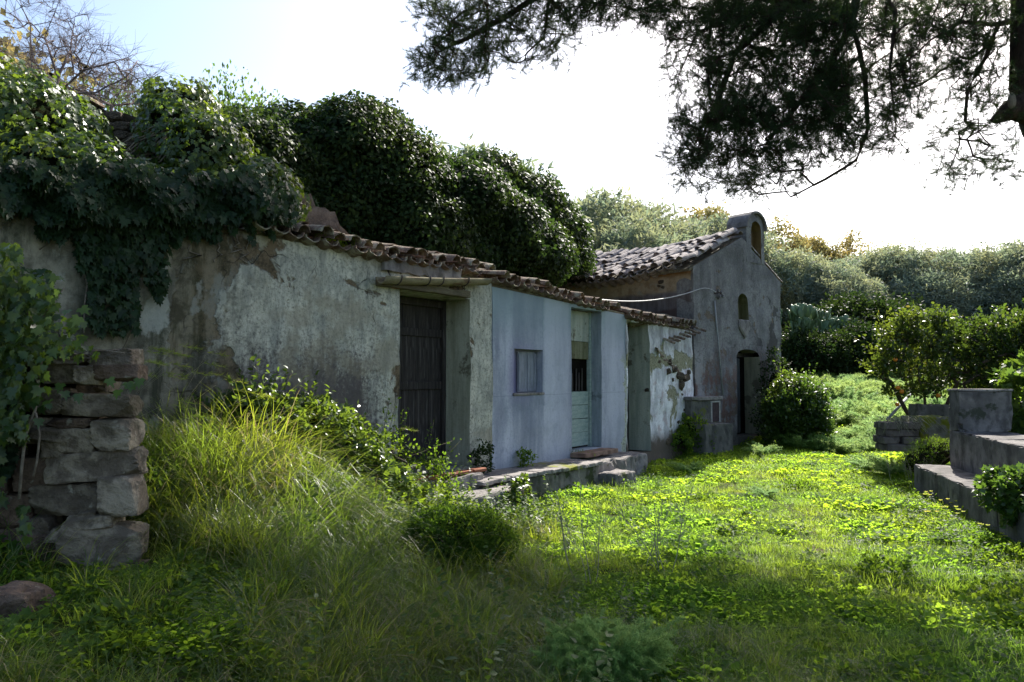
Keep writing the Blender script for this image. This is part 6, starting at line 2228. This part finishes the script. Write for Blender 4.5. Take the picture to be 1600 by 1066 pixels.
# short grass among it
SG = variants('short_grass', [blades('short_grass', 34, .06, .17, .0045, .09, .9, 300 + i, 3) for i in range(5)], M_GRASS)
x, y = sample_ground(42000, 2.8, 22, .80, 1.2)
k = free(x, y) & ~((x < -1.35) & (y < PY) & (RNG.random(len(x)) < .7)) & (worn(x, y) < 1.15) & (RNG.random(len(x)) < np.clip(.55 + .8 * fnoise(x * .9 + 3, y * 1.1, 7), .12, 1))
x, y = x[k], y[k]; n = len(x)
sc_ = np.clip(.9 + .5 * fnoise(x * 1.7 + 4, y * 1.6, 1), .5, 1.6) * np.interp(y, [3, 10, 20], [1., 1.0, 1.4])
scatter('short_grass_cover', np.stack([x, y, hgt(x, y)], 1), RNG.uniform(0, 6.3, n), RNG.normal(0, .15, (n, 2)), sc_, SG, 5, 'short sunlit grass growing among the clover', 'grass')
# long drooping grass on the left bank and the foreground
LG = variants('long_grass', [blades('long_grass', 58, .35, .85, .0060, .10, 1.8, 400 + i, 6) for i in range(6)], M_LONG)
x, y = sample_ground(9000, 2.4, 9.5, .85, 1.0)
x2 = RNG.uniform(-4.6, 1.5, 5200); y2 = RNG.uniform(2.3, 9.0, 5200)
x, y = np.concatenate([x, x2]), np.concatenate([y, y2])
dl_ = np.clip((.55 - x) / 1.6, 0, 1) * sst(8.8, 6.8, y) + .9 * sst(5.1, 3.8, y + .55 * x - .3) * (x < 2.6)
dl_ = dl_ * (1 - .7 * sst(2.3, 1.5, hut_u(x, y)) * sst(-4.3, -3.4, hut_t(x, y)))
k = free(x, y) & (RNG.random(len(x)) < np.clip(dl_, 0, 1) * (.40 + .35 * fnoise(x * 2, y * 2, 4)))
# keep the low clearing in front of the pillar and boulders
k &= ~((x < -1.25 - .1 * (y - 3)) & (y < PY + .15) & (y > 2.75) & (RNG.random(len(x)) < .97))
x, y = x[k], y[k]; n = len(x)
print('long grass', n)
sc_ = np.clip(.8 + .3 * fnoise(x * 1.3 + 1, y * 1.2, 6), .45, 1.25) * np.interp(y, [2.3, 4.0, 5.5], [.50, .75, 1.0]) * np.where(x > .4, .62, 1) * (1 + .45 * sst(2.0, .8, hut_u(x, y)) * sst(-3.2, -4.4, hut_t(x, y)) - .35 * sst(1.9, .9, hut_u(x, y)) * sst(-3.9, -3.2, hut_t(x, y)))
tl = RNG.normal(0, .12, (n, 2)) + np.array([.10, .18])
scatter('long_grass_cover', np.stack([x, y, hgt(x, y)], 1), RNG.uniform(0, 6.3, n), tl, sc_, LG, 6, 'long drooping fine grass filling the left bank and the foreground', 'grass')
# leafy weeds on the bank, under the hut wall, along the ledge
WD = variants('weed', [rosette('weed', 60, .20, .26, .075, k_, 500 + i) for i, k_ in enumerate(('oval', 'diamond', 'ivy', 'oval'))], M_WEED)
x, y = sample_ground(9000, 2.6, 17, .82, 1.0)
u = hut_u(x, y); t_ = hut_t(x, y)
dens = np.where((u < 1.8) & (t_ < -1.0), .75, 0) + np.where((x < .2) & (y < 6.2) & (y > 3), .14, 0) + np.where((u < 1.15) & (t_ >= -.6) & (t_ < 3.6), .34, 0) + np.where((y + .6 * x < 5.2) & (x < 2.6), .18, 0) + .05
bx_, by_ = bench_xy(x, y)
dens += np.where((bx_ > -.75) & (bx_ < 0) & (by_ < .3), .30, 0)
dens += np.where((x < -1.5) & (y < PY) & (y > 2.6), .8, 0)
k = free(x, y) & (RNG.random(len(x)) < dens)
x, y = x[k], y[k]; n = len(x); u = hut_u(x, y); t_ = hut_t(x, y)
print('weeds', n)
sc_ = RNG.uniform(.45, 1.0, n) * np.where((u < 1.4) & (t_ < -1.2), 1.15, .62) * np.where((x < -1.4) & (y < PY + .1), .85, 1.0)
scatter('weed_cover', np.stack([x, y, hgt(x, y)], 1), RNG.uniform(0, 6.3, n), RNG.normal(0, .2, (n, 2)), sc_, WD, 4, 'dark glossy leafy weeds along the wall foot and in the shade', 'weeds')
def leafy_stalk(name, n, h, lf, seed):
    rg = np.random.default_rng(seed)
    pos = []; ax_ = []
    for k in range(n):
        b = np.array([rg.normal(0, .07), rg.normal(0, .07), 0]); d = np.array([rg.normal(0, .22), rg.normal(0, .22), 1.]); d /= np.linalg.norm(d)
        L_ = h * rg.uniform(.5, 1.1)
        for f_ in np.linspace(.08, 1, int(L_ / .018)):
            a = rg.uniform(0, 6.3)
            pos.append(b + d * L_ * f_); ax_.append(np.array([math.cos(a), math.sin(a), rg.uniform(-.2, .7)]) * 1.0)
    pos = np.array(pos); ax_ = np.array(ax_)
    global RNG
    keep = RNG; RNG = rg
    me = leaf_mesh(name, pos, ax_, unit(np.array([0, 0, 1.])[None] + rdir(len(pos)) * .5), rg.uniform(lf * .6, lf * 1.3, len(pos)), 'oval')
    RNG = keep
    return me


LS = variants('leafy_stalk', [leafy_stalk('leafy_stalk', 6, .42, .036, 800), leafy_stalk('leafy_stalk', 8, .34, .024, 801), leafy_stalk('leafy_stalk', 5, .5, .045, 802)], M_STALK)
x = RNG.uniform(-4.2, 1.8, 2600); y = RNG.uniform(2.8, 9.5, 2600); u = hut_u(x, y); t_ = hut_t(x, y)
dn = np.where((u < 1.9) & (t_ < -1.4) & (t_ > -4.0), .55, 0) + np.where((y < 5.2) & (x < .9), .12, 0)
k = free(x, y) & (RNG.random(len(x)) < dn * (.5 + .9 * (fnoise(x * 1.5, y * 1.5, 11) > 0))) & ~((x < -1.4) & (y < PY + .1))
x, y = x[k], y[k]; n = len(x)
print('stalks', n)
scatter('leafy_stalk_cover', np.stack([x, y, hgt(x, y)], 1), RNG.uniform(0, 6.3, n), RNG.normal(0, .16, (n, 2)), RNG.uniform(.55, 1.25, n), LS, 3, 'mixed upright leafy weeds standing in the long grass of the bank', 'weeds')
# far rough grass beyond the lawn
x = RNG.uniform(4, 26, 16000); y = RNG.uniform(17, 40, 16000)
k = free(x, y); x, y = x[k], y[k]; n = len(x)
scatter('far_grass_cover', np.stack([x, y, hgt(x, y)], 1), RNG.uniform(0, 6.3, n), RNG.normal(0, .15, (n, 2)), RNG.uniform(1.3, 2.8, n), CLOV, 5, 'far grass and weeds beyond the clearing under the olives', 'grass')


# ------------------------------------------------------------------ individual plants
FEN = []
for i in range(4):
    me = frond_tuft('fronds', 34, .62, .75, 700 + i, .060, 90, .0075)
    me.materials.append(M_FENNEL); FEN.append(me)
fen = [  # px, py of the foot, scale, label
    (1300, 650, 1.25, 'feathery fennel clump right of the round bush'), (1345, 615, 1.5, 'pale fennel mound far back in the clearing below the hedge'),
    (1385, 655, 1.2, 'fennel plant leaning over beside the brick stack'), (1320, 690, 1.0, 'fennel tuft on the lawn between bush and stack'),
    (1330, 665, 1.2, 'fennel clump behind the dead twig'), (1372, 625, 1.5, 'fennel mound below the leaning pole'),
    (1395, 745, 1.0, 'dark arching fennel at the far tip of the bench'), (1355, 735, .8, 'wide arching fennel frond out on the lawn before the bench'),
    (1075, 740, .62, 'small feathery fennel on the lawn near the white hut'), (1195, 778, .5, 'small lone fennel sprout in the middle of the lawn'),
    (1300, 610, 1.7, 'far pale fennel mound beside the hedge shadow'), (1270, 640, 1.2, 'fennel behind the round bush'),
    (1190, 712, .8, 'bright fennel tuft in front of the trough'), (1415, 640, 1.3, 'fennel under the orange tree')]
for i, (a, b, s_, lab) in enumerate(fen):
    w_ = ground_at(a, b)
    if w_[1] > 27: w_ = P(a, b, 25); w_[2] = H(w_[0], w_[1])
    t_ = thing('fennel_plant', lab, 'fennel', tuple(w_), random.uniform(0, 6), 'feathery fennel plants')
    t_.scale = (s_, s_, s_ * .8)
    obj('fronds', FEN[i % 4], None, t_)
# dense soft mound in the foreground
SPRIG = []
for i in range(3):
    me = frond_tuft('frond_tuft', 20, .26, 1.0, 740 + i, .026, 150, .0022)
    me.materials.append(M_FENNEL); SPRIG.append(me)


def fennel_mound(lab, px_, py_, Y_, r_, h_, seed):
    rg = random.Random(seed)
    c = P(px_, py_, Y_); g = H(c[0], Y_)
    t_ = thing('fennel_mound', lab, 'fennel', (c[0], Y_, g), 0, 'soft fennel mounds in the foreground shade')
    for k in range(int(150 * r_)):
        a = rg.uniform(0, 2 * PI); q = rg.random() ** .5
        s_ = rg.uniform(.75, 1.2)
        obj('frond_tuft', SPRIG[k % 3], None, t_, loc=(r_ * q * math.cos(a), r_ * .8 * q * math.sin(a), h_ * .42 * (1 - q * q) * rg.uniform(.5, 1.1)),
            rot=(rg.uniform(-.4, .4) - .5 * q * math.sin(a), rg.uniform(-.4, .4) + .5 * q * math.cos(a), rg.uniform(0, 6)), scale=(s_, s_, s_))


fennel_mound('largest soft green fennel mound at the bottom edge, centre', 930, 1050, 3.9, .19, .26, 5)
fennel_mound('smaller fennel mound touching the right of the big one', 985, 1058, 4.0, .13, .22, 6)

# leafy mounds
shrub('parsley_mound', 'dense dark green leafy mound in the middle foreground', 'weed', [(*P(715, 835, 6.0), .34, .3, .17), (*P(690, 855, 5.9), .24, .25, .13), (*P(760, 850, 6.0), .2, .2, .12)], 900, 30, .05, .015, .035, M_WEED, 'oval', None, .7)
shrub('bank_bush', 'sunlit leafy weed bush against the mouldy green wall', 'bush', [(*P(470, 668, 6.9), .42, .3, .22), (*P(400, 655, 6.5), .32, .3, .22), (*P(540, 700, 7.2), .32, .3, .2)], 340, 18, .08, .04, .075, M_BUSH, 'oval', None, .5, shoots=35, sl=.35)
shrub('bramble', 'twiggy light bramble below the dark plank door', 'bramble', [(*P(640, 745, 8.2), .42, .25, .22), (*P(600, 720, 7.9), .32, .25, .26), (*P(690, 770, 8.2), .2, .2, .12)], 150, 14, .09, .03, .055, M_WEED, 'oval', None, 0, shoots=50, sl=.4)
shrub('ivy_runner', 'glossy large leaved ivy runner trailing down the bank to the steps', 'ivy', [(*P(600, 760, 7.3), .22, .25, .16), (*P(640, 790, 7.2), .22, .2, .12), (*P(575, 735, 7.4), .16, .2, .14)], 130, 10, .08, .05, .085, M_BUSH, 'ivy', None, .4)
shrub('wall_weed', 'small dark green weed rooted in the corner of ledge and green hut', 'weed', [(*P(755, 715, 9.45), .11, .10, .17)], 45, 12, .05, .03, .055, M_HEDGE, 'diamond', None, 0, stem=False)
shrub('wall_weed', 'small light green weed on the ledge under the blind window', 'weed', [(*P(815, 718, 10.3), .16, .10, .09)], 40, 10, .05, .03, .055, M_WEED, 'diamond', None, 0, stem=False)
shrub('wall_weed', 'grassy tuft on the ledge just left of the mint green door', 'weed', [(*P(890, 712, 11.6), .3, .08, .06)], 60, 10, .04, .02, .045, M_WEED, 'narrow', None, 0, stem=False)
shrub('sprig', 'upright light green sprig before the ledge, below the blind window', 'weed', [(*P(815, 768, 8.6), .1, .1, .14), (*P(800, 790, 8.5), .12, .1, .1)], 50, 8, .05, .04, .065, M_BUSH, 'ivy', None, 0)
for px_, py_, Yw, lab in ((1385, 905, 6.0, 'dark tuft of weeds on the sunlit lawn, centre right'), (1580, 880, 6.2, 'dark weed clump at the right edge of the lawn'), (1250, 770, 9.5, 'low spiky dark tuft in the middle of the lawn'), (1560, 950, 5.2, 'shadowy weed clump near the lower right edge')):
    w_ = ground_at(px_, py_)
    shrub('lawn_weed', lab, 'weed', [(w_[0], w_[1], w_[2] + .03, .22, .18, .10)], 90, 12, .05, .025, .05, M_WEED, 'oval', 'dark weed clumps on the lawn', 0, stem=False)

# moss cushions on hut roof
for px_, py_, lab in ((541, 379, 'bright yellow green moss cushion on the hut eave, right one'), (508, 370, 'bright moss cushion on the hut eave beside the ivy')):
    c_ = hutxyz(px_, py_, -.02)
    shrub('moss_cushion', lab, 'moss', [(c_[0], c_[1], c_[2], .09, .07, .035)], 60, 12, .015, .008, .018, M_CLOVER, 'diamond', 'moss cushions on the hut roof', .6, stem=False)

# dry stalks
def stalks(lab, px_, py_, n, h_, seed, r_=.12, spread=.25, m=None, group='tall dry stalks in the foreground'):
    rg = np.random.default_rng(seed)
    w_ = ground_at(px_, py_)
    t_ = thing('dry_stalks', lab, 'dead plant', tuple(w_), 0, group)
    pl = []
    for i in range(n):
        b = np.array([rg.normal(0, r_ * .4), rg.normal(0, r_ * .4), 0]); L_ = h_ * rg.uniform(.6, 1.05)
        d = np.array([rg.normal(0, spread), rg.normal(0, spread), 1.]); d /= np.linalg.norm(d)
        pts_ = [b + d * L_ * f_ + np.array([.03 * math.sin(f_ * 4 + i), 0, 0]) for f_ in np.linspace(0, 1, 6)]
        pl.append((pts_, [.0045, .004, .0035, .003, .0025, .0015]))
        for f_ in rg.uniform(.3, .95, 9):
            p = b + d * L_ * f_; q = d + rg.normal(0, .45, 3); q /= np.linalg.norm(q)
            pl.append(([p, p + q * .07, p + (q + np.array([0, 0, .3])) * rg.uniform(.1, .18)], [.002, .0018, .001]))
    obj('stalk', tube('stalk', pl, 4), m or M_DRY, t_)
    return t_


stalks('pale green bare stalks rising before the lawn, left clump', 915, 920, 5, .85, 1)
stalks('second clump of thin bare stalks, right of the pale ones', 1030, 900, 5, .75, 2)
stalks('dark dead twig standing among the far fennel', 1352, 650, 2, .9, 4, .03, .35, M_BARK, 'dead twigs')
stalks('short dry stalks on the bank against the mouldy wall', 420, 800, 5, .8, 5, .3, .35)
stalks('dry stems beside the bench end', 1420, 770, 4, .5, 6, .2, .2)

# feathery seed heads over the grass against the wall
def seed_heads():
    pl = []; pos = []; ax_ = []
    rg = np.random.default_rng(8)
    for (a, b, Y_) in [(270, 560, 5.3), (230, 545, 5.2), (300, 575, 5.6), (250, 590, 5.2), (390, 610, 6.2), (445, 640, 6.6), (560, 690, 7.3), (240, 560, 5.2), (600, 690, 7.5), (210, 575, 4.9), (320, 560, 5.7), (280, 545, 5.3), (350, 600, 6), (465, 655, 6.6), (520, 690, 7.1), (260, 620, 5.0), (300, 640, 5.2)]:
        for k in range(2):
            top = P(a + rg.normal(0, 12), b + rg.normal(0, 8), Y_)
            gx, gy = top[0] - rg.uniform(.2, .5), top[1] - rg.uniform(-.1, .1)
            foot = np.array([gx, gy, H(gx, gy)])
            mid_ = (foot + top) / 2 + np.array([-.06, 0, .16])
            tipp = top + np.array([.16, 0, -.03])
            pl.append(([foot, mid_, top, tipp], [.002, .0018, .0013, .0008]))
            for q in range(46):
                f_ = rg.random(); p = top + (tipp - top) * f_
                pos.append(p); d = np.array([.9, 0, .1]) + rg.normal(0, .45, 3); ax_.append(d)
    o = thing('seeding_grass', 'tall seeding grass stems arching before the mouldy green wall', 'grass', tuple(P(300, 700, 5.3)), 0, None, 'stuff')
    obj('stem', tube('stem', pl, 3), M_DRY, o, world=True)
    n = len(pos)
    obj('seed_head', leaf_mesh('seed_head', np.array(pos), np.array(ax_), rdir(n), .05, 'needle', width=.003), M_LONG, o, world=True)


seed_heads()
x = RNG.uniform(5.5, 17, 1500); y = RNG.uniform(15.6, 26.5, 1500)
k = (x / y > .385) & (x / y < .60) & (fnoise(x * .9, y * .9, 2) > -.35) & free(x, y); x, y = x[k], y[k]; n = len(x)
FC = variants('fennel_tuft', [m_.copy() for m_ in FEN], M_FENNEL)
scatter('fennel_cover', np.stack([x, y, hgt(x, y) - .02], 1), RNG.uniform(0, 6.3, n), RNG.normal(0, .1, (n, 2)), RNG.uniform(.45, 1.5, n) * np.clip(1 + .5 * fnoise(x * 1.3, y * 1.3, 6), .5, 1.6), FC, 4, 'pale feathery fennel thicket covering the slope right of the chapel', 'fennel')

# yellow blooms by the bench
pos = []; nn_ = []
for a, b in ((1450, 778), (1482, 792), (1490, 806), (1460, 812), (1497, 798), (1392, 792), (1560, 850), (1472, 800), (1500, 812), (1447, 784), (1540, 835), (1598, 830)):
    w_ = ground_at(a, b + 8)
    for k in range(3):
        c_ = w_ + np.array([random.uniform(-.06, .06), random.uniform(-.06, .06), .13 + random.uniform(-.03, .03)])
        for q in range(5):
            pos.append(c_); nn_.append((math.cos(q * 1.257), math.sin(q * 1.257), .5))
n = len(pos)
fl = obj('yellow_flowers', leaf_mesh('yellow_flowers', np.array(pos), np.array(nn_), np.tile([0, 0, 1.], (n, 1)), .026, 'round'), M_YFLOWER)
tag(fl, 'small pale yellow flowers dotted in the clover by the bench', 'flowers', kind='stuff')

# ------------------------------------------------------------------ thin air haze
def haze():
    bm = bmesh.new()
    box_bm(bm, -70, 75, -3, 95, -3.0, 19)
    me = bm_mesh('haze', bm)
    m = bpy.data.materials.new('haze_air'); m.use_nodes = True
    t = m.node_tree; t.nodes.clear()
    o_ = t.nodes.new('ShaderNodeOutputMaterial'); v = t.nodes.new('ShaderNodeVolumePrincipled')
    v.inputs['Color'].default_value = (.80, .88, 1.0, 1)
    v.inputs['Density'].default_value = .0010
    v.inputs['Anisotropy'].default_value = .55
    t.links.new(v.outputs[0], o_.inputs['Volume'])
    o = obj('haze', me, m)
    tag(o, 'thin bluish air haze over the clearing', kind='stuff')


USE_HAZE = False
if USE_HAZE: haze()
